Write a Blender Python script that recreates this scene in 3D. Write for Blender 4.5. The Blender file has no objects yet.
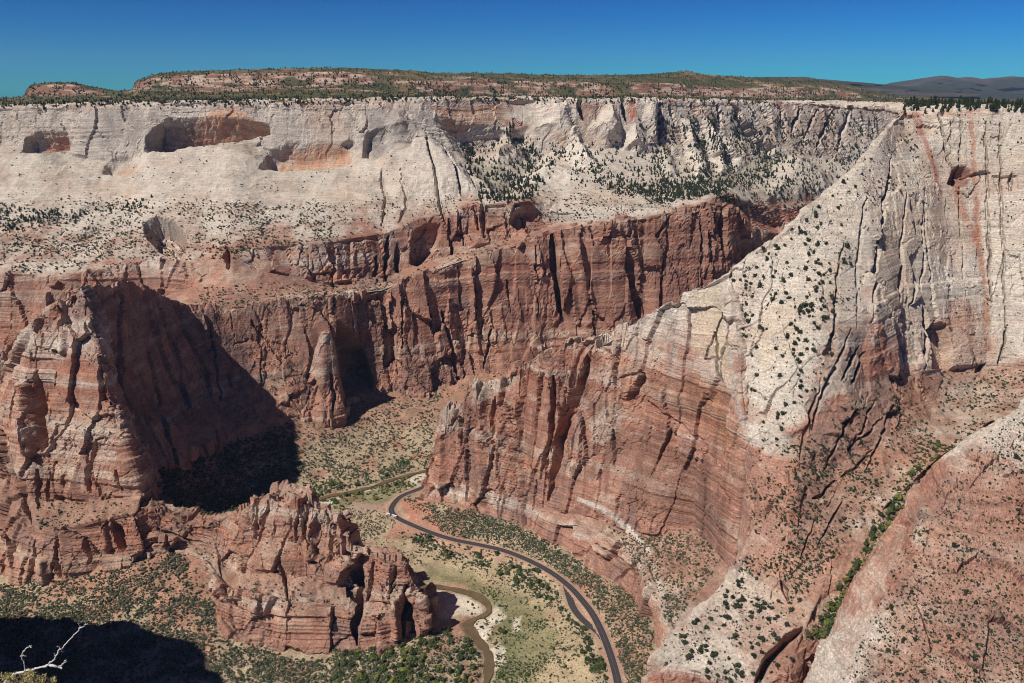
import bpy, math, random
import numpy as np

# ------------------------------------------------------------------ camera, sky, sun, exposure
scene = bpy.context.scene
COL = scene.collection
W_PX, H_PX, FOC = 1024.0, 683.0, 850.0
PITCH = math.atan((341.5 - 90.0) / FOC)
cd = bpy.data.cameras.new("camera"); cam = bpy.data.objects.new("camera", cd); COL.objects.link(cam)
cd.sensor_fit = 'HORIZONTAL'; cd.sensor_width = 36.0; cd.lens = 36.0 * FOC / W_PX
cd.clip_start = 0.5; cd.clip_end = 90000.0
cam.location = (0, 0, 0); cam.rotation_euler = (math.pi / 2 - PITCH, 0, 0)
scene.camera = cam

SUN_EL = math.radians(50.3)
SUN_H = np.array([-0.80, -0.60])                      # horizontal direction TO the sun
TOSUN = np.array([SUN_H[0] * math.cos(SUN_EL), SUN_H[1] * math.cos(SUN_EL), math.sin(SUN_EL)])
world = bpy.data.worlds.new("World"); scene.world = world; world.use_nodes = True
nt = world.node_tree; nt.nodes.clear()
sky = nt.nodes.new('ShaderNodeTexSky'); sky.sky_type = 'NISHITA'; sky.sun_disc = False
sky.sun_elevation = SUN_EL; sky.sun_rotation = math.atan2(SUN_H[0], SUN_H[1])
sky.altitude = 3000; sky.air_density = 1.0; sky.dust_density = 0.0; sky.ozone_density = 4.0
hs = nt.nodes.new('ShaderNodeHueSaturation'); hs.inputs['Saturation'].default_value = 1.25; hs.inputs['Hue'].default_value = 0.49
tn = nt.nodes.new('ShaderNodeVectorMath'); tn.operation = 'MULTIPLY'; tn.inputs[1].default_value = (0.038, 0.130, 0.163)
ga = nt.nodes.new('ShaderNodeGamma'); ga.inputs['Gamma'].default_value = 1.75
ts = nt.nodes.new('ShaderNodeVectorMath'); ts.operation = 'SCALE'; ts.inputs['Scale'].default_value = 7.0
bg = nt.nodes.new('ShaderNodeBackground'); bg.inputs['Strength'].default_value = 0.05
wo = nt.nodes.new('ShaderNodeOutputWorld')
nt.links.new(sky.outputs[0], hs.inputs['Color']); nt.links.new(hs.outputs[0], tn.inputs[0]); nt.links.new(tn.outputs[0], ga.inputs[0]); nt.links.new(ga.outputs[0], ts.inputs[0]); nt.links.new(ts.outputs[0], bg.inputs[0]); nt.links.new(bg.outputs[0], wo.inputs[0])
sl = bpy.data.lights.new("sun", 'SUN'); sl.energy = 4.7; sl.angle = math.radians(0.5); sl.color = (1.0, 0.955, 0.88)
sun = bpy.data.objects.new("sun", sl); COL.objects.link(sun)
sun.rotation_euler = (math.pi / 2 - SUN_EL, 0, math.atan2(TOSUN[0], -TOSUN[1]))
scene.view_settings.view_transform = 'Standard'; scene.view_settings.look = 'None'
scene.view_settings.exposure = 0.0; scene.view_settings.gamma = 1.0
scene.view_settings.use_curve_mapping = False
scene.cycles.use_denoising = True; scene.cycles.filter_width = 1.0
scene.cycles.max_bounces = 4; scene.cycles.diffuse_bounces = 1; scene.cycles.glossy_bounces = 2
scene.cycles.transparent_max_bounces = 4; scene.cycles.volume_bounces = 0

# ------------------------------------------------------------------ numeric helpers
CP, SP = math.cos(PITCH), math.sin(PITCH)
RNG = np.random.default_rng(11)

def P(px, py, Y):
    """point of the ray through pixel (px, py) at forward distance Y"""
    u = (np.asarray(px, float) - 512.0) / FOC; v = (341.5 - np.asarray(py, float)) / FOC
    dy = CP + v * SP; dz = -SP + v * CP
    Y = np.asarray(Y, float)
    return np.stack(np.broadcast_arrays(u / dy * Y, Y, dz / dy * Y), -1)

def PZ(px, py, z):
    v = (341.5 - np.asarray(py, float)) / FOC
    t = (-SP + v * CP) / (CP + v * SP)
    return P(px, py, np.asarray(z, float) / t)

def proj(p):
    X, Y, Z = p[..., 0], p[..., 1], p[..., 2]
    d = Y * CP - Z * SP
    up = Y * SP + Z * CP
    d = np.where(d < 1e-3, 1e-3, d)
    return 512.0 + FOC * X / d, 341.5 - FOC * up / d, d

def sstep(a, b, x):
    t = np.clip((x - a) / (b - a + 1e-12), 0, 1)
    return t * t * (3 - 2 * t)

def _hash(ix, iy, iz, seed):
    h = (ix.astype(np.int64) * 374761393 + iy.astype(np.int64) * 668265263 + iz.astype(np.int64) * 2147483647 + seed * 1274126177) & 0xFFFFFFFF
    h = (h ^ (h >> 13)) * 1274126177 & 0xFFFFFFFF
    h = (h ^ (h >> 16)) * 2246822519 & 0xFFFFFFFF
    return (h ^ (h >> 15)) & 0xFFFFFFFF

def vnoise(p, seed=0):
    i = np.floor(p).astype(np.int64); f = p - i
    f = f * f * f * (f * (f * 6 - 15) + 10)
    out = np.zeros(p.shape[:-1])
    for dx in (0, 1):
        wx = f[..., 0] if dx else 1 - f[..., 0]
        for dy in (0, 1):
            wy = f[..., 1] if dy else 1 - f[..., 1]
            for dz in (0, 1):
                wz = f[..., 2] if dz else 1 - f[..., 2]
                out += wx * wy * wz * (_hash(i[..., 0] + dx, i[..., 1] + dy, i[..., 2] + dz, seed) / 4294967295.0)
    return out

def fbm(p, octv=4, seed=0):
    out = 0; a = 0.5; tot = 0
    for o in range(octv):
        out = out + a * vnoise(p * (2.03 ** o) + 17.3 * o, seed + o); tot += a; a *= 0.5
    return out / tot

def worley(p, seed=0):
    """returns random id of the nearest cell, F2-F1 and a random facet tilt inside the cell"""
    shp = p.shape[:-1]; q = p.reshape(-1, 3)
    i = np.floor(q).astype(np.int64)
    f1 = np.full(len(q), 9.0); f2 = np.full(len(q), 9.0); idv = np.zeros(len(q)); tl = np.zeros(len(q))
    for dx in (-1, 0, 1):
        for dy in (-1, 0, 1):
            for dz in (-1, 0, 1):
                c = i + np.array([dx, dy, dz])
                h = _hash(c[:, 0], c[:, 1], c[:, 2], seed)
                r = np.stack([(h & 1023) / 1023.0, ((h >> 10) & 1023) / 1023.0, ((h >> 20) & 1023) / 1023.0], -1)
                o = q - (c + r); d = np.sqrt((o ** 2).sum(-1))
                m = d < f1
                tl = np.where(m, o[:, 0] * (r[:, 1] - .5) + o[:, 1] * (r[:, 2] - .5) + o[:, 2] * (r[:, 0] - .5), tl)
                f2 = np.where(m, f1, np.minimum(f2, d)); idv = np.where(m, (h % 9973) / 9973.0, idv); f1 = np.where(m, d, f1)
    return idv.reshape(shp), (f2 - f1).reshape(shp), tl.reshape(shp)

def seg_dist(x, y, pts):
    """distance to a polyline of (x, y, w), divided by local half width w"""
    best = np.full(x.shape, 1e9)
    for a, b in zip(pts[:-1], pts[1:]):
        dx, dy = b[0] - a[0], b[1] - a[1]; L = dx * dx + dy * dy + 1e-9
        t = np.clip(((x - a[0]) * dx + (y - a[1]) * dy) / L, 0, 1)
        w = a[2] + (b[2] - a[2]) * t
        best = np.minimum(best, np.hypot(x - a[0] - t * dx, y - a[1] - t * dy) / w)
    return best

def poly_sd(x, y, poly):
    """signed distance in pixels, positive inside"""
    d = np.full(x.shape, 1e9); ins = np.zeros(x.shape, bool); n = len(poly)
    for k in range(n):
        ax, ay = poly[k]; bx, by = poly[(k + 1) % n]
        dx, dy = bx - ax, by - ay; L = dx * dx + dy * dy + 1e-9
        t = np.clip(((x - ax) * dx + (y - ay) * dy) / L, 0, 1)
        d = np.minimum(d, np.hypot(x - ax - t * dx, y - ay - t * dy))
        c = ((ay > y) != (by > y)) & (x < dx * (y - ay) / (dy if abs(dy) > 1e-9 else 1e-9) + ax)
        ins ^= c
    return np.where(ins, d, -d)

def grid_normals(g):
    du = np.gradient(g, axis=1); dv = np.gradient(g, axis=0)
    n = np.cross(du, dv); L = np.linalg.norm(n, axis=-1, keepdims=True)
    n = n / np.maximum(L, 1e-9)
    bad = L[..., 0] < 1e-6
    n[bad] = (0, -0.7, 0.7)
    return n

def smooth_grid(g, it):
    for _ in range(it):
        h = g.copy()
        h[:, 1:-1] = 0.5 * g[:, 1:-1] + 0.25 * (g[:, :-2] + g[:, 2:])
        g = h.copy()
        h[1:-1] = 0.5 * g[1:-1] + 0.25 * (g[:-2] + g[2:])
        g = h
    return g

# ------------------------------------------------------------------ scene helpers
def tag(o, label=None, cat=None, group=None, kind=None):
    if label: o['label'] = label
    if cat: o['category'] = cat
    if group: o['group'] = group
    if kind: o['kind'] = kind
    return o

def mesh_np(name, verts, faces, mat=None, colour=None, smooth=False, extra=None):
    verts = np.ascontiguousarray(verts, np.float32); faces = np.ascontiguousarray(faces, np.int32)
    me = bpy.data.meshes.new(name)
    nf, k = faces.shape
    me.vertices.add(len(verts)); me.vertices.foreach_set('co', verts.ravel())
    me.loops.add(nf * k); me.loops.foreach_set('vertex_index', faces.ravel())
    me.polygons.add(nf); me.polygons.foreach_set('loop_start', np.arange(0, nf * k, k, dtype=np.int32))
    me.polygons.foreach_set('use_smooth', np.full(nf, smooth, bool))
    if colour is not None:
        at = me.attributes.new('tint', 'FLOAT_COLOR', 'POINT')
        c = np.ones((len(verts), 4), np.float32); c[:, :3] = colour
        at.data.foreach_set('color', c.ravel())
    for an, av in (extra or {}).items():
        at = me.attributes.new(an, 'FLOAT', 'POINT'); at.data.foreach_set('value', np.ascontiguousarray(av, np.float32))
    me.update(calc_edges=True); me.validate()
    if mat: me.materials.append(mat)
    return me

def obj(name, me, parent=None):
    o = bpy.data.objects.new(name, me); COL.objects.link(o)
    if parent: o.parent = parent
    return o

def grid_faces(nv, nu):
    a = np.arange(nv * nu).reshape(nv, nu)
    return np.stack([a[:-1, :-1], a[1:, :-1], a[1:, 1:], a[:-1, 1:]], -1).reshape(-1, 4)

# ------------------------------------------------------------------ materials
def new_mat(name):
    m = bpy.data.materials.new(name); m.use_nodes = True
    n = m.node_tree; n.nodes.clear()
    out = n.nodes.new('ShaderNodeOutputMaterial'); b = n.nodes.new('ShaderNodeBsdfPrincipled')
    n.links.new(b.outputs[0], out.inputs[0])
    b.inputs['Roughness'].default_value = 0.95
    b.inputs['Specular IOR Level'].default_value = 0.1
    return m, n, b

def node(n, typ, **kw):
    x = n.nodes.new(typ)
    for k, v in kw.items(): setattr(x, k, v)
    return x

def mul_noise(n, col_in, scale3, lo, hi, detail=5, rough=0.6, coords=None):
    mp = node(n, 'ShaderNodeMapping'); mp.inputs['Scale'].default_value = scale3
    n.links.new(coords, mp.inputs['Vector'])
    t = node(n, 'ShaderNodeTexNoise'); t.inputs['Scale'].default_value = 1.0
    t.inputs['Detail'].default_value = detail; t.inputs['Roughness'].default_value = rough
    n.links.new(mp.outputs[0], t.inputs['Vector'])
    r = node(n, 'ShaderNodeMapRange'); r.inputs['From Min'].default_value = 0.3; r.inputs['From Max'].default_value = 0.7
    r.inputs['To Min'].default_value = lo; r.inputs['To Max'].default_value = hi
    n.links.new(t.outputs['Fac'], r.inputs['Value'])
    mx = node(n, 'ShaderNodeVectorMath', operation='SCALE')
    n.links.new(col_in, mx.inputs[0]); n.links.new(r.outputs[0], mx.inputs['Scale'])
    return mx.outputs[0], t.outputs['Fac']

def rock_material(name, bump=1.0, strata=True):
    m, n, b = new_mat(name)
    tc = node(n, 'ShaderNodeTexCoord'); co = tc.outputs['Object']
    at = node(n, 'ShaderNodeAttribute'); at.attribute_name = 'tint'
    c = at.outputs['Color']
    c, f1 = mul_noise(n, c, (0.42, 0.42, 0.5), 0.58, 1.42, coords=co, detail=6, rough=0.7)
    c, f2 = mul_noise(n, c, (0.035, 0.035, 0.55 if strata else 0.035), 0.80, 1.18, coords=co)
    c, f3 = mul_noise(n, c, (0.33, 0.33, 0.02), 0.88, 1.10, coords=co)
    n.links.new(c, b.inputs['Base Color'])
    ad = node(n, 'ShaderNodeMath', operation='ADD'); n.links.new(f1, ad.inputs[0]); n.links.new(f2, ad.inputs[1])
    bp = node(n, 'ShaderNodeBump'); bp.inputs['Strength'].default_value = 0.7; bp.inputs['Distance'].default_value = bump
    n.links.new(ad.outputs[0], bp.inputs['Height']); n.links.new(bp.outputs[0], b.inputs['Normal'])
    return m

def simple_material(name, col, lo=0.85, hi=1.15, scale=0.5, rough=0.9, bump=0.0, attr=None, rnd=False, spec=0.1):
    m, n, b = new_mat(name); b.inputs['Roughness'].default_value = rough; b.inputs['Specular IOR Level'].default_value = spec
    tc = node(n, 'ShaderNodeTexCoord')
    if attr:
        a = node(n, 'ShaderNodeAttribute'); a.attribute_name = attr; c = a.outputs['Color']
    else:
        r = node(n, 'ShaderNodeRGB'); r.outputs[0].default_value = (*col, 1); c = r.outputs[0]
    if rnd:
        oi = node(n, 'ShaderNodeObjectInfo')
        mr = node(n, 'ShaderNodeMapRange'); mr.inputs['To Min'].default_value = 0.7; mr.inputs['To Max'].default_value = 1.35
        n.links.new(oi.outputs['Random'], mr.inputs['Value'])
        s = node(n, 'ShaderNodeVectorMath', operation='SCALE'); n.links.new(c, s.inputs[0]); n.links.new(mr.outputs[0], s.inputs['Scale']); c = s.outputs[0]
    c, f = mul_noise(n, c, (scale,) * 3, lo, hi, coords=tc.outputs['Object'])
    n.links.new(c, b.inputs['Base Color'])
    if bump:
        bp = node(n, 'ShaderNodeBump'); bp.inputs['Strength'].default_value = 0.6; bp.inputs['Distance'].default_value = bump
        n.links.new(f, bp.inputs['Height']); n.links.new(bp.outputs[0], b.inputs['Normal'])
    return m

M_ROCK = rock_material('layered_sandstone', 1.2)
M_SOIL = rock_material('valley_soil', 0.5, strata=False)
M_LEAF = simple_material('scrub_foliage', (0.05, 0.07, 0.035), 0.7, 1.3, 1.2, attr='tint')
M_ASPHALT = simple_material('road_asphalt', (0.06, 0.05, 0.053), 0.85, 1.15, 0.3, rough=0.85)
M_BARK = simple_material('weathered_bark', (0.62, 0.60, 0.56), 0.8, 1.15, 14.0, bump=0.01)

# ------------------------------------------------------------------ rock shaping and colouring
RED_A = np.array([0.315, 0.140, 0.095]); RED_B = np.array([0.490, 0.285, 0.205]); RED_D = np.array([0.115, 0.062, 0.052])
PINK = np.array([0.54, 0.385, 0.30]); ORANGE = np.array([0.46, 0.25, 0.155])
WHITE_A = np.array([0.645, 0.560, 0.468]); WHITE_B = np.array([0.47, 0.405, 0.337]); GREY = np.array([0.245, 0.222, 0.205])
SOIL_R = np.array([0.37, 0.230, 0.165]); SOIL_W = np.array([0.49, 0.415, 0.33])

def mix(a, b, t):
    t = np.clip(t, 0, 1)[..., None]
    return a * (1 - t) + b * t

def layers(h, t, seed):
    """random value per bedding layer, constant through a layer, crisp at its edges"""
    k = np.floor(h / t); f = h / t - k; o = np.zeros_like(k).astype(np.int64)
    v0 = _hash(k.astype(np.int64), o, o, seed) / 4294967295.0; v1 = _hash(k.astype(np.int64) + 1, o, o, seed) / 4294967295.0
    return v0 + (v1 - v0) * sstep(0.78, 1.0, f)

def bed_height(p):
    return p[..., 2] + 12.0 * (fbm(p / 150.0, 2, 8) - 0.5) + 2.0 * (fbm(p / 22.0, 2, 18) - 0.5)

def rock_disp(p, nz, amp=1.0, block=1.0, lim=(.82, .55), soft_amp=1.0, strat=1.0):
    w = np.stack([fbm(p / 26.0, 3, 5), fbm(p / 26.0, 3, 6), fbm(p / 26.0, 3, 7)], -1) - 0.5
    q = p + w * 5.0 + (np.stack([fbm(p / 4.5, 2, 71), fbm(p / 4.5, 2, 72), fbm(p / 4.5, 2, 73)], -1) - .5) * 2.2
    steep = sstep(lim[0], lim[1], np.abs(nz))
    big = (fbm(p / np.array([95., 95., 260.]), 3, 1) - 0.5) * 30.0
    id1, e1, t1 = worley(q / np.array([36., 36., 190.]), 2)
    id2, e2, t2 = worley(q / np.array([14., 14., 62.]), 3)
    id3, e3, t3 = worley((p + w * 5.0) / np.array([6.5, 6.5, 9.]), 4)
    reg = sstep(0.38, 0.62, fbm(p / 75.0, 3, 15))
    d = big + block * ((id1 - 0.5) * 12.0 + t1 * 26.0 - 6.0 * np.minimum(block, 1.0) ** 1.5 * sstep(0.045, 0.0, e1) * (id1 > .5)
                       + (0.12 + 0.88 * reg) * ((id2 - 0.5) * 3.6 + t2 * 10.0 - 2.4 * sstep(0.06, 0.0, e2) * (id2 > .65))
                       + (0.15 + 0.85 * reg) * ((id3 - 0.5) * 1.3 + t3 * 3.0))
    h = bed_height(p); st = 0.25 + 0.9 * sstep(0.35, 0.6, fbm(p / 110.0, 2, 16))
    d = d + strat * st * ((layers(h, 5.3, 9) - 0.5) * 2.4 + (layers(h, 17.0, 10) - 0.5) * 4.6 + (layers(h, 2.1, 11) - 0.5) * 0.8)
    d = d + (fbm(p / 5.0, 4, 12) - 0.5) * (0.9 + 1.4 * reg)
    rg = 1 - 2 * np.abs(fbm(p / np.array([34., 60., 60.]), 4, 13) - 0.5)
    soft = (fbm(p / 70.0, 4, 19) - 0.5) * 14.0 + (rg - 0.85) * 16.0 + (fbm(p / 8.0, 4, 14) - 0.5) * 4.0 + (layers(h, 4.3, 9) - 0.5) * 1.8
    return amp * (steep * d + (1 - steep) * soft * soft_amp), steep

def rock_colour(p, nz, tone, varnish=0.5, soil=1.0, orange=0.35):
    h = p[..., 2] + 10.0 * (fbm(p / 130.0, 3, 21) - 0.5)
    hb = bed_height(p)
    b1 = layers(hb, 2.3, 22) * .6 + layers(hb, 5.3, 9) * .4; b2 = layers(hb, 17.0, 10) * .5 + layers(hb, 9.0, 23) * .5
    n1 = fbm(p / 45.0, 4, 24); n2 = fbm(p / 14.0, 4, 25)
    streak = fbm(p / np.array([9.0, 9.0, 95.0]), 4, 26)
    patch = fbm(p / np.array([60.0, 60.0, 45.0]), 4, 27)
    steep = sstep(0.78, 0.5, np.abs(nz))
    red = mix(RED_A, RED_B, 0.15 + 0.55 * (b1 * 0.45 + b2 * 0.55) + 0.9 * (n1 - 0.5) + 0.3 * (n2 - 0.5))
    red = mix(red, PINK, sstep(0.60, 0.78, b2 * 0.6 + n2 * 0.5) * 0.7)
    v1 = fbm(p / np.array([70., 70., 38.]), 5, 33); v2 = fbm(p / np.array([48., 48., 60.]), 5, 34); v3 = fbm(p / np.array([26., 26., 14.]), 4, 35)
    red = mix(red, np.array([0.50, 0.355, 0.265]), .65 * sstep(.50, .64, v1 * .7 + b2 * .3)); red = mix(red, np.array([0.225, 0.145, 0.122]), .7 * sstep(.52, .66, v2 * .7 + v3 * .3))
    red = mix(red, np.array([0.52, 0.225, 0.135]), .55 * sstep(.54, .68, v3 * .6 + v1 * .4))
    red = mix(red, RED_D, steep * varnish * sstep(0.50, 0.66, 0.62 * streak + 0.38 * patch) * 0.9)
    wht = mix(WHITE_A, WHITE_B, 0.2 + 0.6 * (b1 * 0.5 + b2 * 0.5 - 0.25) + 0.8 * (n2 - 0.5))
    pt2 = fbm(p / np.array([32., 32., 20.]), 5, 28); pt3 = fbm(p / np.array([110., 110., 60.]), 4, 29)
    wht = mix(wht, np.array([0.37, 0.315, 0.262]), .5 * sstep(.51, .65, pt2 * .6 + pt3 * .4)); wht = mix(wht, np.array([0.50, 0.365, 0.275]), .6 * sstep(.50, .66, pt3))
    wht = wht * (0.93 + 0.14 * sstep(.35, .65, b1))[..., None]
    wht = mix(wht, ORANGE * 1.1, orange * sstep(0.52, 0.72, n1 * 0.6 + patch * 0.4))
    wht = mix(wht, GREY, steep * varnish * 0.75 * sstep(0.50, 0.68, 0.7 * streak + 0.3 * n2))
    t = sstep(0.22, 0.80, tone + 0.8 * (n1 - 0.5) + 0.35 * (b2 - 0.5) + 0.45 * (n2 - 0.5))
    c = mix(red, wht, t)
    so = mix(np.broadcast_to(SOIL_R, red.shape), np.broadcast_to(SOIL_W, red.shape), t)
    so = so * (0.72 + 0.6 * n2)[..., None]; so = mix(so, so * .72, sstep(.5, .62, pt2))
    return mix(c, so, (1 - steep) * soil * 0.75)

LOFTS = {}

def resample(rows, du, dv, keep_v=None):
    """rows: (R, K, C); pixel based resampling, linear between control points"""
    rows = np.asarray(rows, float); R, K = rows.shape[:2]
    px, py, _ = proj(rows[..., :3])
    seg_u = np.percentile(np.hypot(np.diff(px, axis=1), np.diff(py, axis=1)), 80, axis=0)
    us = [0.0]
    for k in range(K - 1):
        m = int(np.clip(seg_u[k] / du, 3, 260)); us += list(k + np.arange(1, m + 1) / m)
    us = np.array(us); ku = np.minimum(us.astype(int), K - 2); fu = us - ku
    g = rows[:, ku] * (1 - fu)[None, :, None] + rows[:, ku + 1] * fu[None, :, None]
    px, py, _ = proj(g[..., :3])
    seg_v = np.percentile(np.hypot(np.diff(px, axis=0), np.diff(py, axis=0)), 85, axis=1)
    vs = [0.0]
    for r in range(R - 1):
        m = int(np.clip(seg_v[r] / dv, 4, 240)); vs += list(r + np.arange(1, m + 1) / m)
    vs = np.array(vs); kv = np.minimum(vs.astype(int), R - 2); fv = vs - kv
    return g[kv] * (1 - fv)[:, None, None] + g[kv + 1] * fv[:, None, None], vs

def loft(name, rows, du=1.5, dv=1.5, smooth=5, amp=1.0, block=1.0, varnish=0.5, soil=1.0, orange=0.35,
         carves=(), paints=(), mat=None, colour_fn=None, flip=False, lim=(.82, .55), soft_amp=1.0, crown=None, strat=1.0, amp_fn=None, wblock=None, fine=0.0):
    """rows of world points with a tone channel (x, y, z, tone) -> one displaced rock sheet"""
    g, vs = resample(rows, du, dv)
    pos = smooth_grid(g[..., :3], smooth); tone = g[..., 3]
    n = grid_normals(smooth_grid(pos, 4))
    vd = -pos / np.linalg.norm(pos, axis=-1, keepdims=True)
    if np.median((n * vd).sum(-1)) < 0: n = -n; flip = True
    px, py, _ = proj(pos)
    jx = (fbm(pos / 16.0, 3, 31) - 0.5) * 7.0; jy = (fbm(pos / 16.0, 3, 32) - 0.5) * 7.0
    if wblock is not None:
        tw = sstep(.35, .8, smooth_grid(np.repeat(tone[..., None], 3, -1), 6)[..., 0]); block = block * (1 - tw) + wblock * tw
    d, steep = rock_disp(pos, n[..., 2], amp, block, lim, soft_amp, strat)
    if fine: d = d + fine * ((fbm(pos / 2.6, 3, 44) - .5) + .6 * (worley(pos / 4.2, 45)[0] - .5))
    if amp_fn is not None: d = d * amp_fn(px)
    for cv in carves:
        if cv['t'] == 's':
            s = seg_dist(px + jx * cv.get('j', 0.35), py + jy * cv.get('j', 0.35), cv['p'])
            d = d - cv['d'] * sstep(1.0, cv.get('e', 0.45), s)
        else:
            s = poly_sd(px + jx * cv.get('j', 0.5), py + jy * cv.get('j', 0.5), cv['p'])
            d = d - cv['d'] * sstep(0.0, cv.get('e', 4.0), s) * (sstep(cv['ramp'][0], cv['ramp'][1], py + jy * .3) if 'ramp' in cv else 1.0)
    q = pos + n * d[..., None]
    if crown:                                   # broken blocks along a crest: (first row, last row, fade row, amplitude(px))
        wv = np.interp(vs, [crown[0] - 1, crown[0], crown[1], crown[2]], [0, 1, 1, 0])[:, None]
        z0 = np.array([1, 1, 0.0]); i1, _, _ = worley(pos * z0 / 24.0 + .31, 61); i2, _, t2 = worley(pos * z0 / 10.0 + .77, 62)
        q[..., 2] += wv * crown[3](px) * ((i1 - .75) * 1.7 + (i2 - .5) * .45 + t2 * .6)
    n2 = grid_normals(q)
    n2 = np.where(((n2 * n).sum(-1) < 0)[..., None], -n2, n2)
    nz = 0.5 * n2[..., 2] + 0.5 * n[..., 2]
    c = rock_colour(q, nz, tone, varnish, soil, orange) if colour_fn is None else colour_fn(q, nz, tone, px, py)
    for pt in paints:
        if pt['t'] == 's':
            s = sstep(1.0, pt.get('e', 0.3), seg_dist(px + jx * pt.get('j', 0.4), py + jy * pt.get('j', 0.4), pt['p']))
        else:
            s = sstep(0.0, pt.get('e', 5.0), poly_sd(px + jx, py + jy, pt['p']))
        s = s * np.clip(0.55 + 1.5 * (fbm(q / 12.0, 3, 41) - 0.35), 0, 1.0)
        c = mix(c, np.broadcast_to(np.array(pt['c']), c.shape), s * pt.get('a', 0.8))
    f = grid_faces(*g.shape[:2])
    if flip: f = f[:, ::-1]
    me = mesh_np(name, q.reshape(-1, 3), f, mat or M_ROCK, np.clip(c, 0.01, 0.9).reshape(-1, 3))
    o = obj(name, me); tag(o, kind='structure')
    LOFTS[name] = dict(p=q.reshape(-1, 3), px=proj(q)[0].ravel(), py=proj(q)[1].ravel(), nz=nz.ravel(), obj=o, shape=g.shape[:2], foot=q[-1])
    return o

def rowp(pts, tone):
    """pixel row: (px, py, Y[, tone]) -> world + tone"""
    out = []
    for a in pts:
        w = P(a[0], a[1], a[2]); out.append([*w, a[3] if len(a) > 3 else tone])
    return np.array(out)

def shift(row, dx=0, dy=0, dz=0, tone=None):
    r = row.copy(); r[:, 0] += dx; r[:, 1] += dy; r[:, 2] += dz
    if tone is not None: r[:, 3] = tone
    return r

def lerp_row(a, b, txy, tz, tone=None):
    r = a.copy(); r[:, :2] = a[:, :2] * (1 - txy) + b[:, :2] * txy; r[:, 2] = a[:, 2] * (1 - tz) + b[:, 2] * tz
    r[:, 3] = (a[:, 3] + b[:, 3]) / 2 if tone is None else tone
    return r

def S(pts, d, w=None, **k):
    q = [(a[0], a[1], a[2] if len(a) > 2 else w) for a in pts]
    if d > 0:                                   # a crack closes towards both ends
        a, b = q[0], q[1]; c, e = q[-2], q[-1]
        q = [(a[0], a[1], a[2] * .35), (a[0] * .55 + b[0] * .45, a[1] * .55 + b[1] * .45, .9 * max(a[2], b[2]))] + q[1:-1] + [(c[0] * .5 + e[0] * .5, c[1] * .5 + e[1] * .5, .85 * max(c[2], e[2])), (e[0], e[1], e[2] * .3)]
    return dict(t='s', p=q, d=d, **{'j': .75, **k})
def G(poly, d, **k):
    return dict(t='p', p=poly, d=d, **k)
def PS(pts, c, w=None, **k):
    return dict(t='s', p=[(a[0], a[1], a[2] if len(a) > 2 else w) for a in pts], c=c, **k)
def PG(poly, c, **k):
    return dict(t='p', p=poly, c=c, **k)

# ------------------------------------------------------------------ far canyon wall
def graph(pts, xs, tone):
    a = np.array([(p[0], p[1], p[2], p[3] if len(p) > 3 else tone) for p in pts], float)
    return rowp([(x, np.interp(x, a[:, 0], a[:, 1]), np.interp(x, a[:, 0], a[:, 2]), np.interp(x, a[:, 0], a[:, 3])) for x in xs], tone)

XS = np.arange(-140, 1011, 10)
RIM = [(-140, 108, 2040), (0, 106, 2050), (100, 103, 2060), (200, 101, 2075), (300, 100, 2100), (420, 98, 2150), (500, 97, 2290), (580, 99, 2340),
       (640, 98, 2380), (760, 101, 2650), (860, 102, 2850), (900, 104, 2950), (1010, 108, 3000)]
WBASE = [(-140, 175, 1930), (0, 155, 1950), (40, 155, 1955), (60, 165, 1945), (100, 174, 1935), (130, 170, 1945), (150, 152, 1965), (190, 148, 1975), (236, 147, 1980),
         (268, 164, 1962), (300, 168, 1965), (350, 164, 1975), (372, 156, 1985), (410, 156, 1995), (445, 160, 2010), (470, 168, 2040), (500, 152, 2140), (530, 168, 2130),
         (560, 168, 2140), (600, 160, 2180), (650, 166, 2210), (700, 172, 2260), (745, 178, 2340), (800, 168, 2500), (860, 178, 2600), (900, 182, 2650), (1010, 184, 2700)]
R3 = [(-140, 276, 1540, .45), (0, 273, 1555, .45), (60, 275, 1555, .5), (120, 264, 1575, .55), (160, 258, 1590, .5), (200, 262, 1570, .42), (230, 248, 1600, .42), (330, 242, 1660, .45),
      (385, 234, 1730, .42), (420, 219, 1775, .4), (470, 206, 1810, .45), (530, 200, 1820, .5), (560, 213, 1800, .8), (640, 209, 1810, .8), (700, 198, 1850, .75), (718, 194, 1860, .7),
      (740, 200, 1980, .5), (775, 210, 2200, .3), (820, 205, 2350, .4), (900, 196, 2500, .5), (1010, 190, 2600, .5)]
R4 = [(-140, 335, 1520), (0, 332, 1530), (60, 330, 1530), (120, 320, 1540), (160, 300, 1560), (200, 284, 1535), (230, 266, 1560), (330, 286, 1625), (385, 279, 1690), (420, 266, 1735), (470, 251, 1770),
      (530, 234, 1785), (560, 222, 1785, .6), (640, 215, 1790, .6), (700, 202, 1830, .5), (718, 199, 1840, .4), (740, 210, 1940), (775, 228, 2150), (820, 216, 2320), (900, 206, 2450), (1010, 200, 2550)]
R5 = [(-140, 355, 1500), (0, 350, 1510), (60, 345, 1510), (120, 330, 1500), (160, 306, 1470), (190, 303, 1455), (220, 305, 1465), (250, 304, 1475), (300, 298, 1510), (330, 295, 1535), (350, 294, 1565),
      (385, 289, 1608), (420, 274, 1648), (470, 258, 1698), (520, 243, 1726), (550, 231, 1747), (600, 224, 1755), (640, 220, 1780), (700, 205, 1812), (716, 202, 1815), (738, 214, 1850),
      (748, 230, 1910), (775, 234, 2060), (820, 217, 2210), (900, 207, 2410), (1010, 202, 2500)]
r1 = graph(RIM, XS, .8); r2 = graph(WBASE, XS, .93); r3 = graph(R3, XS, .45); r4 = graph(R4, XS, .1); r5 = graph(R5, XS, .35)
back = shift(r1, dy=60, dz=2)
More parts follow.
